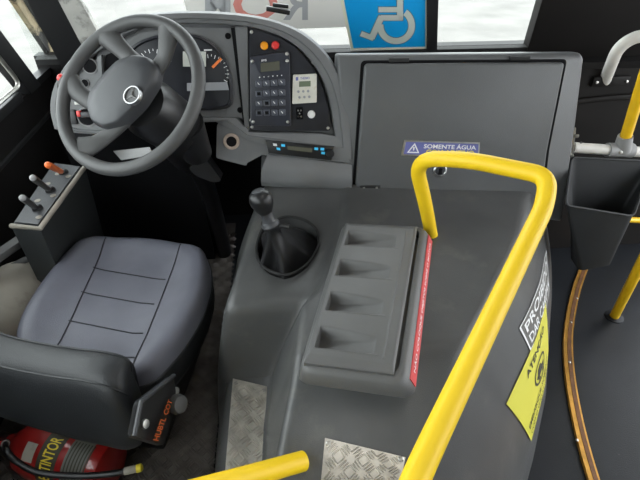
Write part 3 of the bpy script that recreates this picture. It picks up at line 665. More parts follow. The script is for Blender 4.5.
cg = lambda x, y, o=.0143: cf(x,y)+DN*o
m = MB(); patch(m, cg, [(.26,.58),(.74,.58),(.74,.77),(.26,.77)], DN*.0008); build(m, 'display', 'lcd_green', wc)
m = MB(); lettering(m, 'THERMO', cg, .30, .83, .70, .91, True); patch(m, cg, [(.12,.80),(.22,.80),(.22,.92),(.12,.92)]); build(m, 'lettering', 'label_purple', wc)
for r in range(2):
    for c_ in range(3):
        m = MB(); m.lathe(cg(.24+.2*c_+.05*r, .42-.2*r), DN, [(.0042,0),(.0036,.0015)], 10); build(m, 'button', 'grey_print', wc)
rd = thing('car_radio', (0.0665, 1.435, 0.741), 'black car radio with blue lit buttons in the bottom of the dashboard', 'radio')
rf = bil(*[(-0.0433, 1.4428, 0.7311), (0.1624, 1.4347, 0.6987), (0.1712, 1.4455, 0.7422), (-0.0504, 1.4528, 0.7711)])
m = MB(); m.slab([rf(0,0),rf(1,0),rf(1,1),rf(0,1)], DN*.018, .003); build(m, 'radio_front', 'black_plastic', rd)
rg_ = lambda x, y, o=.0182: rf(x,y)+DN*o
m = MB(); patch(m, rg_, [(.31,.46),(.68,.46),(.68,.76),(.31,.76)], DN*.001); build(m, 'display', 'lcd_dark', rd)
for x, y, mm in ((.13,.75,'white_print'),(.25,.76,'radio_blue'),(.17,.45,'radio_blue'),(.74,.76,'radio_blue'),(.83,.78,'radio_blue'),(.85,.5,'radio_blue')):
    m = MB(); patch(m, rg_, [(x-.028,y-.09),(x+.028,y-.09),(x+.028,y+.09),(x-.028,y+.09)], DN*.002); build(m, 'button', mm, rd)
m = MB(); m.lathe(rg_(.955,.55), DN, [(.014,0),(.013,.012),(.009,.013)], 20); build(m, 'volume_knob', 'black_plastic', rd)
cb = V((0.0074, 1.542, 1.128))
t = thing('bracket_clip', cb, 'black plastic mount lying on top of the dashboard arch', 'clip')
m = MB(); m.box(cb+V((.004,.02,.006)), (.036,.009,.007), (V((.97,0,-.18)), V((0,1,0)), V((.18,0,.97))), .003); build(m, 'clip_base', 'black_plastic', t)
m = MB(); m.box(cb+V((.012,.035,.016)), (.024,.006,.005), (V((.98,0,-.14)), V((0,1,0)), V((.14,0,.98))), .002); build(m, 'clip_arm', 'black_plastic', t)

# ------------------------------------------------------------------ steering wheel
HC = V((-0.3745, 1.2156, 1.0197)); HU = V((0,1,0)).cross(HN).normalized(); HW = HN.cross(HU)
sw = thing('steering_wheel', HC, 'dark grey four-spoke steering wheel with silver star emblem', 'steering wheel')
R0 = .1965
m = MB(); m.tube([HC+(HU*math.cos(2*math.pi*k/72)+HW*math.sin(2*math.pi*k/72))*R0 for k in range(72)], .0168, 16, True); build(m, 'rim', 'wheel_grey', sw, 60)
spk = [[(-0.2616, 1.3071, 1.1519), (-0.2717, 1.2818, 1.1158), (-0.2855, 1.2688, 1.0834), (-0.3168, 1.2574, 1.0529), (-0.3553, 1.2481, 1.0267)], [(-0.4401, 1.3676, 1.1244), (-0.4104, 1.3392, 1.1038), (-0.3826, 1.3166, 1.0819), (-0.3556, 1.2853, 1.0603), (-0.3498, 1.2542, 1.0347)], [(-0.5522, 1.3174, 1.0271), (-0.5213, 1.2847, 1.0032), (-0.4813, 1.2575, 0.9828), (-0.4452, 1.2419, 0.9796), (-0.4053, 1.2308, 0.9878)], [(-0.5014, 1.155, 0.9033), (-0.4678, 1.1588, 0.9137), (-0.4362, 1.1755, 0.9292), (-0.4102, 1.1921, 0.9506), (-0.3883, 1.2121, 0.9788)]]
for s in spk:
    pth = catmull(s, 6); n = len(pth)
    m = MB(); m.tube(pth, [.034-.012*math.sin(math.pi*min(1,i/n*1.15)) for i in range(n)], 16, False, .55, HN); build(m, 'spoke', 'wheel_grey', sw, 60)
pad = round_poly([V(p) for p in [(-0.4777, 1.2507, 0.961), (-0.4622, 1.2139, 0.9349), (-0.4274, 1.1888, 0.9282), (-0.3853, 1.1833, 0.9427), (-0.3303, 1.2028, 0.9857), (-0.2921, 1.2324, 1.0302), (-0.2865, 1.2587, 1.0567), (-0.3111, 1.2872, 1.0711), (-0.3502, 1.3051, 1.0693), (-0.3899, 1.3106, 1.0559), (-0.4327, 1.296, 1.0229), (-0.4698, 1.2747, 0.9866)]], .012, 4)
pc = sum(pad, V((0,0,0)))/len(pad)
m = MB(); m.loft([[p-HN*.0 for p in pad], [pc+(p-pc)*1.02+HN*.020 for p in pad], [pc+(p-pc)*.985+HN*.036 for p in pad], [pc+(p-pc)*.93+HN*.042 for p in pad], [pc+(p-pc)*.6+HN*.046 for p in pad], [pc+(p-pc)*.2+HN*.047 for p in pad]]); pd = build(m, 'horn_pad', 'pad_grey', sw, 60)
ec = V((-0.3553, 1.184, 1.0256))
m = MB()
NR = 32
pr = [(.0245,-.006),(.0245,.002),(.0232,.0045),(.0205,.0045),(.0195,.002),(.0195,-.006)]
m.lathe(ec, HN, pr, NR, (False,False))
upv = (V((-0.3515, 1.2011, 1.0429))-ec).normalized(); sdv = HN.cross(upv).normalized()
star = []
for k in range(6):
    a = 2*math.pi*k/6; d = upv*math.cos(a)+sdv*math.sin(a); star.append(ec+d*(.0212 if k % 2 == 0 else .0040)+HN*.0008)
m.add(star+[ec+HN*.0045], [(k,(k+1) % 6,6) for k in range(6)])
em = build(m, 'star_emblem', 'chrome', pd, 30, 'silver three-pointed star in a ring')
m = MB(); m.disc(ec-HN*.004, HN, .0235, .0035, 28); build(m, 'emblem_field', 'bracket_grey', em)
# column under the wheel
sc2 = thing('steering_column', HC-HN*.16, 'black steering column shroud under the steering wheel', 'steering column')
cp = [HC-HN*.055, HC-HN*.09, HC-HN*.20, V((-.33,1.60,.66)), V((-.31,1.75,.40)), V((-.30,1.84,.012))]
m = MB(); m.tube([cp[0],cp[1],cp[2],cp[3]], [.065,.08,.08,.07], 24, False, 1.0); build(m, 'shroud', 'black_plastic', sc2, 50)
m = MB(); m.tube(catmull(cp[3:], 6), .035, 16); build(m, 'column_tube', 'black_plastic', sc2)
ig = V((-0.2621, 1.3888, 0.7625)); igd = V((.1,-.85,.5)).normalized()
m = MB(); m.tube([cp[2]+V((.03,0,0)), ig-igd*.012], [.06,.045], 20); build(m, 'ignition_housing', 'black_plastic', sc2, 50)
m = MB(); m.lathe(ig-igd*.014, igd, [(.026,0),(.026,.014),(.022,.017),(.012,.016),(.011,.012)], 24); igo = build(m, 'ignition_lock', 'pad_grey', sc2)
m = MB(); m.box(ig+igd*.003, (.0035,.011,.002), frame_of(igd), .001); build(m, 'key_slot', 'steel', igo)
sh = [V(p) for p in [(-0.2989, 1.387, 0.7143), (-0.2423, 1.3943, 0.7432), (-0.2199, 1.3937, 0.6997), (-0.1995, 1.3936, 0.6583), (-0.2259, 1.3923, 0.6529), (-0.2789, 1.3895, 0.6831)]]
m = MB(); m.slab(round_poly(sh, .012, 3), V((0,.08,-.02)), .006); build(m, 'column_cowling', 'black_plastic', sc2)
m = MB(); m.slab([(-0.4352, 1.176, 0.8844), (-0.3341, 1.1475, 0.9053), (-0.3231, 1.1277, 0.8924), (-0.412, 1.1495, 0.8712)], -HN*.004); build(m, 'column_label', 'clamp_grey', sc2, label='pale grey plate below the wheel')

# ------------------------------------------------------------------ lever box at the left wall
cbx = thing('lever_box', (-.76,1.38,0), 'grey control box with three hand levers beside the left wall', 'control box')
tq = [V(p) for p in [(-0.7964, 1.2167, 0.64), (-0.7067, 1.1938, 0.64), (-0.6896, 1.566, 0.64), (-0.8117, 1.6064, 0.64)]]
tq[0].x = tq[0].x; 
m = MB(); m.loft([[V((p.x+dx,p.y+dy,0)) for p, dx, dy in zip(tq,(-.03,-.03,-.03,-.03),(.06,.06,0,0))], [p+V((0,0,-.012)) for p in tq], [V((tq[0]+tq[2])*.5)+(p-(tq[0]+tq[2])*.5)*.97 for p in tq]]); build(m, 'box_body', 'control_grey', cbx, 30)
m = MB(); rim_ = [p+V((0,0,.001)) for p in tq]; m.tube([rim_[0],rim_[1],rim_[2]], .0075, 8); build(m, 'worn_edge', 'control_edge', cbx, 50, 'worn pale edge of the box')
tf = bil(*tq); tg = lambda x, y, o=.002: tf(x,y)+V((0,0,o))
m = MB(); patch(m, tg, [(.08,.04),(.88,.04),(.88,.98),(.08,.98)], V((0,0,.003))); tpn = build(m, 'lever_plate', 'pad_grey', cbx)
for base_, tip, mm, lab in (((.52,.24),(-0.6883, 1.1454, 0.7743),'black_plastic','black hand lever nearest the seat'), ((.53,.52),(-0.6683, 1.1931, 0.8065),'black_plastic','black hand lever in the middle'), ((.55,.83),(-0.6312, 1.2199, 0.8295),'orange','orange hand lever')):
    b_ = tg(*base_, .005); tip = V(tip)
    m = MB(); m.lathe(b_, (0,0,1), [(.016,0),(.015,.008),(.008,.014)], 16); m.tube([b_+V((0,0,.006)), b_.lerp(tip,.25)], .006, 10); lv = build(m, 'hand_lever', 'black_plastic', cbx, 40, lab)
    m = MB(); m.tube([b_.lerp(tip,.22), b_.lerp(tip,.9), tip], [.0085,.0095,.009], 14); build(m, 'grip', mm, lv)
    m = MB(); m.ell(tip, (.009,.009,.009), None, 14, 8); build(m, 'grip_tip', 'orange' if mm == 'orange' else 'clamp_grey', lv)
for x, y in ((.75,.13),(.72,.45),(.30,.62),(.76,.78),(.40,.80),(.35,.35)):
    m = MB(); m.lathe(tg(x,y,.005), (0,0,1), [(.009,0),(.009,.0015),(.004,.002)], 14); build(m, 'lever_label', 'control_edge', tpn)
# pale round tank behind the seat side and its bracket
tk = thing('plastic_tank', (-.88,1.18,0), 'dirty beige rounded tank between the left wall and the seat cushion', 'tank')
tc_ = V((-0.8907, 1.2133, 0.34))
m = MB(); m.ell(tc_, (.11,.165,.12), None, 28, 16); build(m, 'tank_body', 'tank_beige', tk, 70)
m = MB(); m.lathe((tc_.x,tc_.y,0), (0,0,1), [(.08,0),(.075,.05),(.07,.26)], 20); build(m, 'tank_foot', 'bracket_grey', tk)
m = MB(); m.tube(catmull([(-0.9527, 1.2273, 0.42), (-0.8966, 1.2726, 0.44), (-0.8422, 1.3193, 0.44), (-0.8046, 1.3119, 0.4)], 5), .012, 8, False, .3, (0,-.6,.8)); br = build(m, 'strap', 'bracket_grey', tk, 50)
m = MB(); m.lathe(V((-0.8195, 1.3102, 0.45)), (.1,-.7,.7), [(.011,0),(.011,.008),(.006,.012)], 12); build(m, 'strap_bolt', 'steel', tk)
m = MB(); m.tube([(-0.8069, 1.2977, 0.455), (-0.7776, 1.3185, 0.47)], .006, 8); build(m, 'strap_hook', 'steel', br)
rb = MB(); rb.box(V((-0.877, 1.221, 0.53)), (.018,.12,.012), (V((.85,-.5,0)), V((.5,.85,.05)), V((0,0,1))), .004); o = build(rb, 'wall_rail', 'bracket_grey', None, 40, loc=(-0.877, 1.221, 0.53)); tag(o, 'short dark metal rail above the beige tank by the left wall', 'rail')

# ------------------------------------------------------------------ driver seat
ds = thing('driver_seat', (-.5,1.05,0), 'black vinyl driver seat with stitched cushion and low backrest', 'driver seat')
outl = catmull([V((x,y,0)) for x, y in [(-0.6691, 1.364), (-0.4985, 1.3719), (-0.3296, 1.3175), (-0.2575, 1.2435), (-0.236, 1.0996), (-0.2589, 0.958), (-0.3111, 0.8334), (-0.3786, 0.7685), (-0.5325, 0.8028), (-0.6769, 0.8338), (-0.7309, 0.9269), (-0.7472, 1.018), (-0.7388, 1.1551), (-0.7146, 1.2815)]], 5, True)
oc2 = sum(outl, V((0,0,0)))/len(outl)
fdir = V((.18,.98,0)).normalized(); sdir = V((.98,-.18,0)).normalized()
def bol(p):
    a = (p-oc2).dot(sdir)/.23; return .018*max(0, min(1,(abs(a)-.45)/.35)) 
rings = []
for s, z in ((.90,.335),(.965,.345),(.995,.37),(1.0,.41),(.995,.44),(.975,.462),(.94,.476),(.88,.482),(.78,.478),(.66,.470),(.5,.468),(.3,.468),(.1,.468)):
    rings.append([V((oc2.x+(p.x-oc2.x)*s, oc2.y+(p.y-oc2.y)*s, z+(bol(oc2+(p-oc2)*s) if z > .45 else 0))) for p in outl])
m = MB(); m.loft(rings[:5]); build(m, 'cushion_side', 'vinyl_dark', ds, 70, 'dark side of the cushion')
m = MB(); m.tube([p*1.0 for p in rings[4]], .0035, 6, True); build(m, 'piping', 'vinyl_dark', ds, 60)
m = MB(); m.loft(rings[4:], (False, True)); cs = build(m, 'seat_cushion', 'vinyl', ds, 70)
def topz(px_): return px_
def seam(pts, r=.0016):
    m = MB(); m.tube([V(p)+V((0,0,.0015)) for p in pts], r, 6); return build(m, 'stitching', 'stitch', cs, 60)
from mathutils.bvhtree import BVHTree
bv = BVHTree.FromPolygons([tuple(v) for v in m.v], m.f)
def on_seat(a, b, n=30):
    a, b = V((*a[:2],1)), V((*b[:2],1)); o = []
    for i in range(n+1):
        h = bv.ray_cast(a.lerp(b,i/n), V((0,0,-1)))[0]
        if h and h.z > .445: o.append(h)
    return o
seam(on_seat((-0.6004, 1.3457, 0.475), (-0.6113, 0.8586, 0.475))); seam(on_seat((-0.3489, 1.2962, 0.475), (-0.3919, 0.7895, 0.475)))
seam(on_seat((-0.6084, 1.2109, 0.475), (-0.374, 1.1337, 0.475))); seam(on_seat((-0.6121, 1.1012, 0.475), (-0.3872, 1.0271, 0.475))); seam(on_seat((-0.6131, 0.988, 0.475), (-0.3952, 0.914, 0.475))); seam(on_seat((-0.61, 0.8914, 0.475), (-0.3937, 0.8204, 0.475)))
# low wrap-round backrest
bp = catmull([V(p) for p in [(-0.9096, 0.87, 0.508), (-0.788, 0.83, 0.4984), (-0.6645, 0.79, 0.4705), (-0.5326, 0.745, 0.4694), (-0.4359, 0.715, 0.4726), (-0.3842, 0.7, 0.4643), (-0.3645, 0.7, 0.4498)]], 6)
rings = []
nb = len(bp)
for i, p in enumerate(bp):
    t = i/(nb-1); k = 1.0 if t < .72 else max(.05, math.sqrt(max(0, 1-((t-.72)/.28)**2)))
    tg_ = (bp[min(i+1,nb-1)]-bp[max(i-1,0)]); tg_.z = 0; tg_.normalize(); nr = V((tg_.y,-tg_.x,0))
    ring_ = []
    for j in range(28):
        a = 2*math.pi*j/28; ca, sa = math.cos(a), math.sin(a)
        ca = math.copysign(abs(ca)**.62, ca); sa = math.copysign(abs(sa)**.62, sa)
        hh = .078+.034*min(1, t/.6); ring_.append(p + nr*(ca*.055*(.4+.6*k) - sa*.022) + V((0,0,sa*hh*k)))
    rings.append(ring_)
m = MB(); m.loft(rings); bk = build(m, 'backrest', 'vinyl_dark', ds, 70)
for jj in (4, 9):
    m = MB(); m.tube([r[jj] + (r[jj]-bp[i]).normalized()*.0005 for i, r in enumerate(rings[:-3])], .0022, 6); build(m, 'piping', 'vinyl_dark', bk, 60)
m = MB(); m.box((-.53,1.06,.20), (.17,.19,.135), (sdir,fdir,V((0,0,1))), .02); m.box((-.53,1.08,.03), (.15,.20,.03), (sdir,fdir,V((0,0,1))), .01); build(m, 'pedestal', 'black_plastic', ds)
# hinge cover plate with red lettering
bpq = [(-0.325, 0.5408, 0.5914), (-0.315, 0.6206, 0.419), (-0.3, 0.7312, 0.4239), (-0.3, 0.7541, 0.4952), (-0.325, 0.6118, 0.6008)]
m = MB(); m.slab(round_poly([V(p) for p in bpq], .012, 3), (.014,0,0), .003); hp = build(m, 'hinge_cover', 'black_plastic', ds, 40)
m = MB(); m.tube([V(p)+V((.014,0,.0)) for p in [(-0.325, 0.5408, 0.5914), (-0.325, 0.6118, 0.6008), (-0.3, 0.7541, 0.4952)]], .005, 8); build(m, 'edge_bead', 'pad_grey', hp)
hf = bil(*[(-0.296, 0.5928, 0.4844), (-0.286, 0.7015, 0.4692), (-0.286, 0.6834, 0.5031), (-0.296, 0.5726, 0.5226)])
m = MB(); lettering(m, 'HUBTL', hf, 0, 0, .54, 1, True); lettering(m, 'COT', hf, .62, 0, 1, 1, True); build(m, 'lettering', 'orange', hp, 60)
for p in ((-0.302, 0.5735, 0.58), (-0.29, 0.7435, 0.4497)):
    m = MB(); m.lathe(V(p), (1,-.3,.4), [(.010,0),(.009,.006),(.004,.007)], 14); build(m, 'bolt', 'steel', hp)
kbq = V((-0.27, 0.7204, 0.4357))
m = MB(); m.lathe(kbq-V((.04,0,0)), (1,-.5,.5), [(.016,0),(.020,.02),(.024,.04),(.020,.052),(.008,.055)], 20); build(m, 'recline_knob', 'bracket_grey', ds, 50)

# ------------------------------------------------------------------ fire extinguisher on the floor
fe = thing('fire_extinguisher', (-.68,.8,0), 'red fire extinguisher lying on the floor behind the driver seat', 'fire extinguisher')
fa, fb = V((-0.8335, 0.8637, 0.13)), V((-0.5316, 0.7561, 0.1))
fa.z = fb.z = .092
ax = (fb-fa).normalized()
L = (fb-fa).length
m = MB(); m.lathe(fa, ax, [(.022,-.03),(.028,-.01),(.05,.012),(.072,.04),(.082,.075),(.084,.12),(.084,L-.03),(.078,L-.008),(.06,L)], 32); cy = build(m, 'cylinder', 'extinguisher_red', fe, 50)
upx = (V((0,-.55,.84)) - ax*V((0,-.55,.84)).dot(ax)).normalized(); sdx = ax.cross(upx)
def cyl(h, a, r=.0848): return fa + ax*h + (upx*math.cos(a)+sdx*math.sin(a))*r
def wrap(h0, h1, a0, a1, r=.0848, n=14):
    mb = MB(); vs = [cyl(h0+(h1-h0)*i, a0+(a1-a0)*j/n, r) for j in range(n+1) for i in (0,1)]
    return mb.add(vs, [(2*j,2*j+1,2*j+3,2*j+2) for j in range(n)])
lb1 = build(wrap(.135,.195,-1.2,1.1), 'name_label', 'label_dark', cy, 60, 'dark label band with yellow letters')
m = MB(); lettering(m, 'EXTINTOR', lambda x, y: cyl(.148+.036*(1-y), .75-1.4*(x), .0858), 0, 0, 1, 1, True); build(m, 'lettering', 'label_yellow', lb1, 60)
lb2 = build(wrap(.215,min(.30,L-.04),-1.0,.9), 'instruction_label', 'label_grey', cy, 60, 'grey instruction label')
m = MB()
for k in range(7):
    h = .222+.010*k; t = wrap(h, h+.004, -.7, .65, .0855); o_ = len(m.v); m.v += t.v; m.f += [tuple(i+o_ for i in q) for q in t.f]
build(m, 'print', 'label_dark', lb2, 60)
m = MB(); t = wrap(.088,.122,-.3,.3,.0856); m.v += t.v; m.f += t.f; build(m, 'paper_tag', 'tank_beige', cy, 60)
vh = fa-ax*.03
m = MB(); m.lathe(vh, -ax, [(.02,-.01),(.02,.03),(.014,.04)], 16); vl = build(m, 'valve', 'chrome', fe)
m = MB(); m.tube(catmull([vh-ax*.03+upx*.01, vh-ax*.01+upx*.05, vh+ax*.05+upx*.075], 5), .010, 10, False, .5); m.tube(catmull([vh-ax*.035, vh-ax*.05+upx*.05, vh-ax*.0+upx*.09], 5), .009, 10, False, .5); build(m, 'squeeze_handle', 'red_plastic', fe, 50)
hz = catmull([vh-ax*.01+V((.01,-.02,.02))] + [V(p) for p in [(-0.7696, 0.7549, 0.24), (-0.7416, 0.7303, 0.22), (-0.6773, 0.7029, 0.2), (-0.5747, 0.691, 0.19), (-0.4973, 0.6896, 0.19), (-0.457, 0.6941, 0.19)]], 6)
m = MB(); m.tube(hz, .0085, 10); hs_ = build(m, 'hose', 'black_plastic', fe, 60)
d = (hz[-1]-hz[-3]).normalized()
m = MB(); m.lathe(hz[-1]-d*.004, d, [(.0105,0),(.0105,.03),(.009,.032)], 14); build(m, 'nozzle', 'tank_beige', hs_, 40)
m = MB(); m.lathe(hz[-1]+d*.027, d, [(.011,0),(.011,.012),(.006,.016)], 14); build(m, 'nozzle_tip', 'label_yellow', hs_, 40)
m = MB(); m.lathe(hz[2], hz[4]-hz[2], [(.0115,-.012),(.0115,.012)], 14); build(m, 'hose_nut', 'chrome', hs_, 40)

# ------------------------------------------------------------------ yellow rails
rl = thing('handrail', (0.4415, 1.1406, 0.58), 'thick yellow looped handrail rising from the engine cover towards the viewer', 'handrail')
ctrl = [V(p) for p in [(0.4437, 1.1436, 0.57), (0.3746, 1.0662, 0.7593), (0.3238, 1.0437, 0.8982), (0.4201, 0.9376, 0.9435), (0.5406, 0.8215, 0.9619), (0.5178, 0.7665, 0.928), (0.3618, 0.5712, 0.8678), (0.1787, 0.3365, 0.8354), (0.1277, 0.2678, 0.8301)]] + [V((.10,.17,.82)), V((.10,.16,.01))]
pth = round_poly(ctrl, [0,.05,.085,.05,.13,.06,.1,.1,.05,.06,0], 8, False)
m = MB(); m.tube(pth, .0188, 20); hr = build(m, 'rail_tube', 'yellow_paint', rl, 60)
m = MB(); m.lathe(V((0.4407, 1.1358, 0.576)), (0,0,1), [(.026,0),(.026,.006),(.020,.008)], 20); build(m, 'base_flange', 'black_plastic', rl)
for p in ((0.3613, 0.5615, 0.9048), (0.3318, 0.5202, 0.8884), (0.4031, 0.6998, 0.9263)):
    pass
m = MB(); m.lathe((.10,.16,.0), (0,0,1), [(.04,0),(.04,.006),(.022,.01)], 20); build(m, 'floor_flange', 'yellow_paint', rl)
hb = thing('hip_rail', (0.0124, 0.523, 0.4812), 'short yellow rail stub meeting the rear of the engine cover', 'handrail')
pth = round_poly([V(p) for p in [(0.0103, 0.5232, 0.4812), (-0.1311, 0.4545, 0.5568), (-0.3004, 0.374, 0.6469)]] + [V((-.36,.33,.60)), V((-.40,.30,.01))], [0,.03,.05,.05,0], 6, False)
m = MB(); m.tube(pth, .0205, 20); build(m, 'rail_tube', 'yellow_paint', hb, 60)
m = MB(); m.lathe((-.40,.30,0), (0,0,1), [(.04,0),(.04,.006),(.022,.01)], 20); build(m, 'floor_flange', 'yellow_paint', hb)

# ------------------------------------------------------------------ entrance side: rails, clamp, bin, floor strip, posts
wr = thing('door_rail', (1.0327, 1.47, 0.6899), 'white horizontal pipe with grey clamp between locker side and door', 'pipe')
pa, pb = V((1.0258, 1.47, 0.6883)), V((1.5307, 1.47, 0.6326))
m = MB(); m.tube([pa,pb], .0185, 18); build(m, 'pipe', 'pipe_white', wr, 60)
m = MB(); m.slab([(0.9839, 1.455, 0.7699), (1.0019, 1.455, 0.7692), (1.0309, 1.455, 0.6546), (1.0121, 1.455, 0.6555)], (0,.05,0), .002); ep = build(m, 'end_plate', 'steel', wr)
for p in ((1.012, 1.45, 0.7418), (1.0191, 1.45, 0.6656)):
    m = MB(); m.lathe(V(p), (1,-.3,0), [(.006,-.006),(.006,.004),(.003,.006)], 10); build(m, 'bolt', 'steel', ep)
m = MB(); m.lathe(V((1.0363, 1.452, 0.7156)), (0,-1,.2), [(.004,0),(.003,.003)], 10); build(m, 'rivet', 'bracket_grey', wr)
cc = V((1.2032, 1.47, 0.6709)); pt = (V((1.1726, 1.455, 0.9082))-V((1.1994, 1.465, 0.7198))).normalized()
m = MB(); m.tube([cc-V((.045,0,-.002)), cc+V((.05,0,-.004))], .0255, 18); m.tube([cc-pt*.0+V((.012,0,0)), V((1.2019, 1.465, 0.7273))], [.030,.0245], 18); cl_ = build(m, 'tee_clamp', 'clamp_grey', wr, 50)
m = MB(); m.lathe(cc+V((-.01,-.024,.004)), (0,-1,.1), [(.006,0),(.005,.005),(.002,.006)], 12); build(m, 'clamp_bolt', 'steel', cl_)
yp = V((1.2047, 1.465, 0.7158))
m = MB(); m.tube([yp, yp+pt*.6, yp+pt*.95], .0185, 18); o = build(m, 'grab_pole', 'yellow_post', None, 60, loc=yp); tag(o, 'yellow pole rising from the grey clamp at the right edge', 'pole')
gr = thing('curved_grab_rail', (1.2633, 1.74, 0.8141), 'white curved grab rail on the dark ledge right of the windscreen', 'grab rail')
gb_ = V((1.2608, 1.735, 0.8236))
m = MB(); m.tube(catmull([gb_+V((0,.02,-.005)), V((1.2374, 1.72, 0.8929)), V((1.2365, 1.71, 0.9495)), V((1.2611, 1.7, 0.9862)), V((1.3083, 1.69, 1.0012)), V((1.4163, 1.68, 0.9878)), V((1.5721, 1.72, 0.8464))], 7), .0215, 18); build(m, 'rail_tube', 'pipe_white', gr, 60)
m = MB(); m.box(gb_+V((.015,.012,.0)), (.075,.012,.02), None, .008); pt_ = build(m, 'base_plate', 'wall_brown', gr)
for s in (-.045,.075):
    m = MB(); m.lathe(gb_+V((s,.0,0)), (0,-1,.2), [(.006,0),(.005,.004),(.002,.005)], 12); build(m, 'bolt', 'steel', pt_)
# litter bin
lbn = thing('litter_bin', (1.2566, 1.38, 0.1898), 'dark grey open litter bin hanging below the white pipe', 'bin')
ft = [V(p) for p in [(0.9513, 1.3, 0.5566), (1.2201, 1.3, 0.4954)]]; bt = [V(p) for p in [(1.0005, 1.425, 0.6715), (1.3104, 1.425, 0.6417)]]
fb_ = [V(p) for p in [(1.1331, 1.335, 0.2217), (1.2602, 1.335, 0.243)]]; bb_ = [p+V((.0,.085,.01)) for p in fb_]
def inn(ps, k=.955):
    c = sum(ps, V((0,0,0)))/4; return [c+(p-c)*k for p in ps]
top = [ft[0],ft[1],bt[1],bt[0]]; bot = [fb_[0],fb_[1],bb_[1],bb_[0]]
rt = round_poly(top, .022, 5); rbt = round_poly(bot, .02, 5); it = round_poly(inn(top), .02, 5); ib = round_poly([p+V((0,0,.006)) for p in inn(bot)], .018, 5)
lerp = lambda A_, B_, t: [a.lerp(b,t)+V((.0,0,0)) for a, b in zip(A_,B_)]
m = MB(); m.loft([rbt, lerp(rbt,rt,.35), lerp(rbt,rt,.97), rt, [p+V((0,0,.003)) for p in lerp(rt,it,.5)], it, lerp(it,ib,.5), ib]); build(m, 'bin_body', 'bin_grey', lbn, 50)
m = MB(); m.tube([p+V((0,0,.002)) for p in rt], .0045, 8, True); build(m, 'rim', 'bin_grey', lbn, 60)
# brass strip curving over the floor
cs_ = catmull([(1.4815, 1.7206, 0), (1.3878, 1.6147, 0), (1.2584, 1.4544, 0), (1.1477, 1.2949, 0), (1.0663, 1.158, 0), (0.9944, 1.0008, 0), (0.9374, 0.8447, 0), (0.8975, 0.7092, 0), (0.8715, 0.5904, 0), (0.8588, 0.4604, 0)], 6)
def ribbon(path, wd, z0, z1, off=0):
    mb = MB(); rings = []
    for i, p in enumerate(path):
        t = (path[min(i+1,len(path)-1)]-path[max(i-1,0)]); t.z = 0; t.normalize(); s = V((t.y,-t.x,0))
        c = p + s*off
        rings.append([c-s*wd+V((0,0,z0)), c-s*wd*.9+V((0,0,z1)), c+s*wd*.9+V((0,0,z1)), c+s*wd+V((0,0,z0))])
    return mb.loft(rings)
fs_ = thing('edge_strip', (1.0643, 1.1582, 0), 'curved brass strip on the entrance floor beside the engine cover', 'floor strip')
build(ribbon(cs_, .0185, 0, .010), 'strip_profile', 'brass', fs_, 30)
build(ribbon(cs_, .0075, .008, .0115, -.004), 'strip_inlay', 'wood_strip', fs_, 30)
for p in ((1.2267, 1.394, 0.012), (1.0244, 1.0696, 0.012), (0.8932, 0.7695, 0.012), (1.1312, 1.2625, 0.012)):
    m = MB(); m.lathe(V(p), (0,0,1), [(.005,-.002),(.005,.0005),(.002,.0015)], 12); build(m, 'screw', 'steel', fs_)
ep_ = thing('entrance_post', (1.3349, 1.2899, 0), 'yellow post standing on the entrance floor at the right edge', 'post')
b0 = V((1.3317, 1.2844, 0)); b1 = V((1.2115, 1.1724, 0.4482))
m = MB(); m.tube([b0, b1, b1+(b1-b0)*1.0], .0175, 18); build(m, 'post_tube', 'yellow_post', ep_, 60)
m = MB(); m.lathe(b0, (0,0,1), [(.036,0),(.036,.004),(.020,.008)], 20); build(m, 'floor_flange', 'floor_blue', ep_)
o = build(MB().tube([(1.542, 1.735, 0.1697), (1.9914, 1.735, 0.1194)], .014, 10), 'sill_bar', 'yellow_post', None, 60, loc=(1.542, 1.735, 0.1697)); tag(o, 'thin yellow bar low on the dark panel behind the litter bin', 'bar')

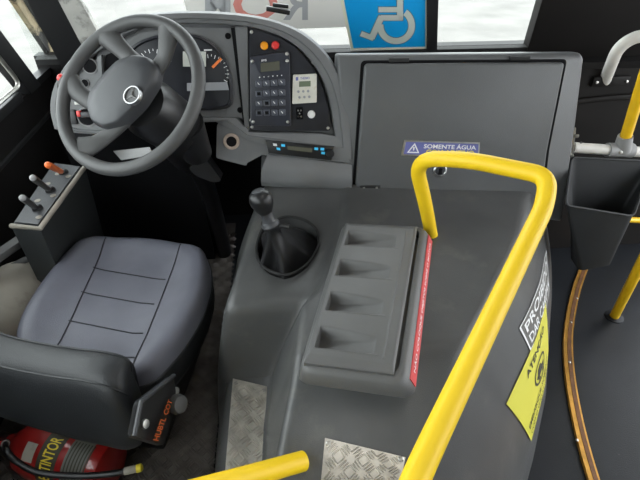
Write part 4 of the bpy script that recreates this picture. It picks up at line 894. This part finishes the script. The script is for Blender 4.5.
# ------------------------------------------------------------------ films on the windscreen
ab = thing('accessibility_sign', (0.4951, 2.1487, 0.8551), 'blue wheelchair sign with cream border on the windscreen', 'sign')
m = MB(); m.slab([V(p) for p in [(0.3233, 2.1482, 0.8509), (0.659, 2.1493, 0.8468), (0.5965, 2.0698, 1.1644), (0.2345, 2.0687, 1.1688)]], WN*.001); build(m, 'sign_border', 'sign_cream', ab)
m = MB(); m.slab([V(p) for p in [(0.3333, 2.1444, 0.8601), (0.6494, 2.1447, 0.8588), (0.5901, 2.0682, 1.1647), (0.2496, 2.0672, 1.1689)]], WN*.001); build(m, 'sign_field', 'sign_blue', ab)
def sym(grow, off, mm, nm_):
    mb = MB()
    W = lambda x, y: V(wsp(x,y))+WN*off
    c = (395.5,24)
    for a0, a1, r in ((-55,185,15.8),):
        vs = []; n = 30
        for k in range(n+1):
            a = math.radians(a0+(a1-a0)*k/n); vs += [W(c[0]+(r-3.2-grow)*math.cos(a), c[1]+(r-3.2-grow)*math.sin(a)), W(c[0]+(r+3.2+grow)*math.cos(a), c[1]+(r+3.2+grow)*math.sin(a))]
        mb.add(vs, [(2*i,2*i+1,2*i+3,2*i+2) for i in range(n)])
    def bar(a, b, h):
        h += grow; dx, dy = b[0]-a[0], b[1]-a[1]; l = math.hypot(dx,dy); dx /= l; dy /= l; a = (a[0]-dx*grow, a[1]-dy*grow); b = (b[0]+dx*grow, b[1]+dy*grow)
        mb.add([W(a[0]-dy*h,a[1]+dx*h), W(b[0]-dy*h,b[1]+dx*h), W(b[0]+dy*h,b[1]-dx*h), W(a[0]+dy*h,a[1]-dx*h)], [(0,1,2,3)])
    bar((399.5,18), (399.5,-14), 3); bar((378,8.5), (402,8.5), 2.4); bar((380,16.3), (402,16.3), 2.6); bar((381,15), (371,37), 3); bar((373,37), (360.5,32), 2.6)
    mb.lathe(W(399,-22), WN, [(5.0*.0036*1.2+grow*.004,0),(4.9*.0036*1.2+grow*.004,.0004)], 20)
    return build(mb, nm_, mm, ab, 60)
W00, W10, W01 = V((0.2638, 2.0977, 1.0591)), V((0.632, 2.0993, 1.0529)), V((0.2753, 2.1496, 0.8517)); W11 = V((0.6763, 2.1522, 0.8413))
def wsp(x, y):
    a, b = (x-340)/90, y/50
    return W00*(1-a)*(1-b)+W10*a*(1-b)+W01*(1-a)*b+W11*a*b
sym(.7, .0045, 'sign_outline', 'symbol_outline'); sym(0, .0052, 'sign_symbol', 'wheelchair_symbol')
pf = thing('advert_film', (-0.0215, 2.1241, 0.9536), 'pale grey advertising film with faded red letters on the windscreen', 'film')
m = MB(); m.slab([V(p) for p in [(-0.3366, 2.1252, 0.9444), (0.3033, 2.1235, 0.951), (0.2557, 2.0606, 1.2027), (-0.3627, 2.0589, 1.2094)]], WN*.001); build(m, 'film_sheet', 'film_grey', pf)
lfm = bil(*[(0.2263, 2.114, 0.9818), (-0.2799, 2.1114, 0.9921), (-0.2597, 2.0813, 1.1124), (0.2215, 2.0831, 1.1052)])
for ch, x0, x1, mm in (('M',.80,1.0,'film_dark'), ('O',.42,.78,'film_red'), ('R',.18,.38,'film_dark')):
    m = MB(); lettering(m, ch, lfm, x0, 0, x1, 1, True); build(m, 'mirrored_letter', mm, pf, 60)

# ------------------------------------------------------------------ daylight, added fill light and camera
w = bpy.data.worlds.new('World'); bpy.context.scene.world = w; w.use_nodes = True
bg = w.node_tree.nodes['Background']; bg.inputs[0].default_value = (.93,.97,1,1); bg.inputs[1].default_value = 4.4
def area(name, loc, rot, sx, sy, e, col=(1,1,1)):
    l = bpy.data.lights.new(name, 'AREA'); l.shape = 'RECTANGLE'; l.size = sx; l.size_y = sy; l.energy = e; l.color = col
    o = bpy.data.objects.new(name, l); C.objects.link(o); o.location = loc; o.rotation_euler = rot; return o
area('ceiling_fill', (.35,.3,2.37), (0,0,0), .25, 1.4, 5, (1,.97,.92))  # weak fill light added under the ceiling, stands for no visible lamp
cam = bpy.data.cameras.new('camera'); co = bpy.data.objects.new('camera', cam); C.objects.link(co)
co.location = (0,0,1.45); co.rotation_euler = (math.radians(90-37), 0, math.radians(-5))
cam.sensor_width = 36; cam.lens = 36*481/640; cam.clip_start = .02
sc = bpy.context.scene; sc.camera = co
sc.view_settings.view_transform = 'Standard'; sc.view_settings.look = 'None'; sc.view_settings.exposure = .36; sc.view_settings.gamma = 1; sc.view_settings.use_curve_mapping = False
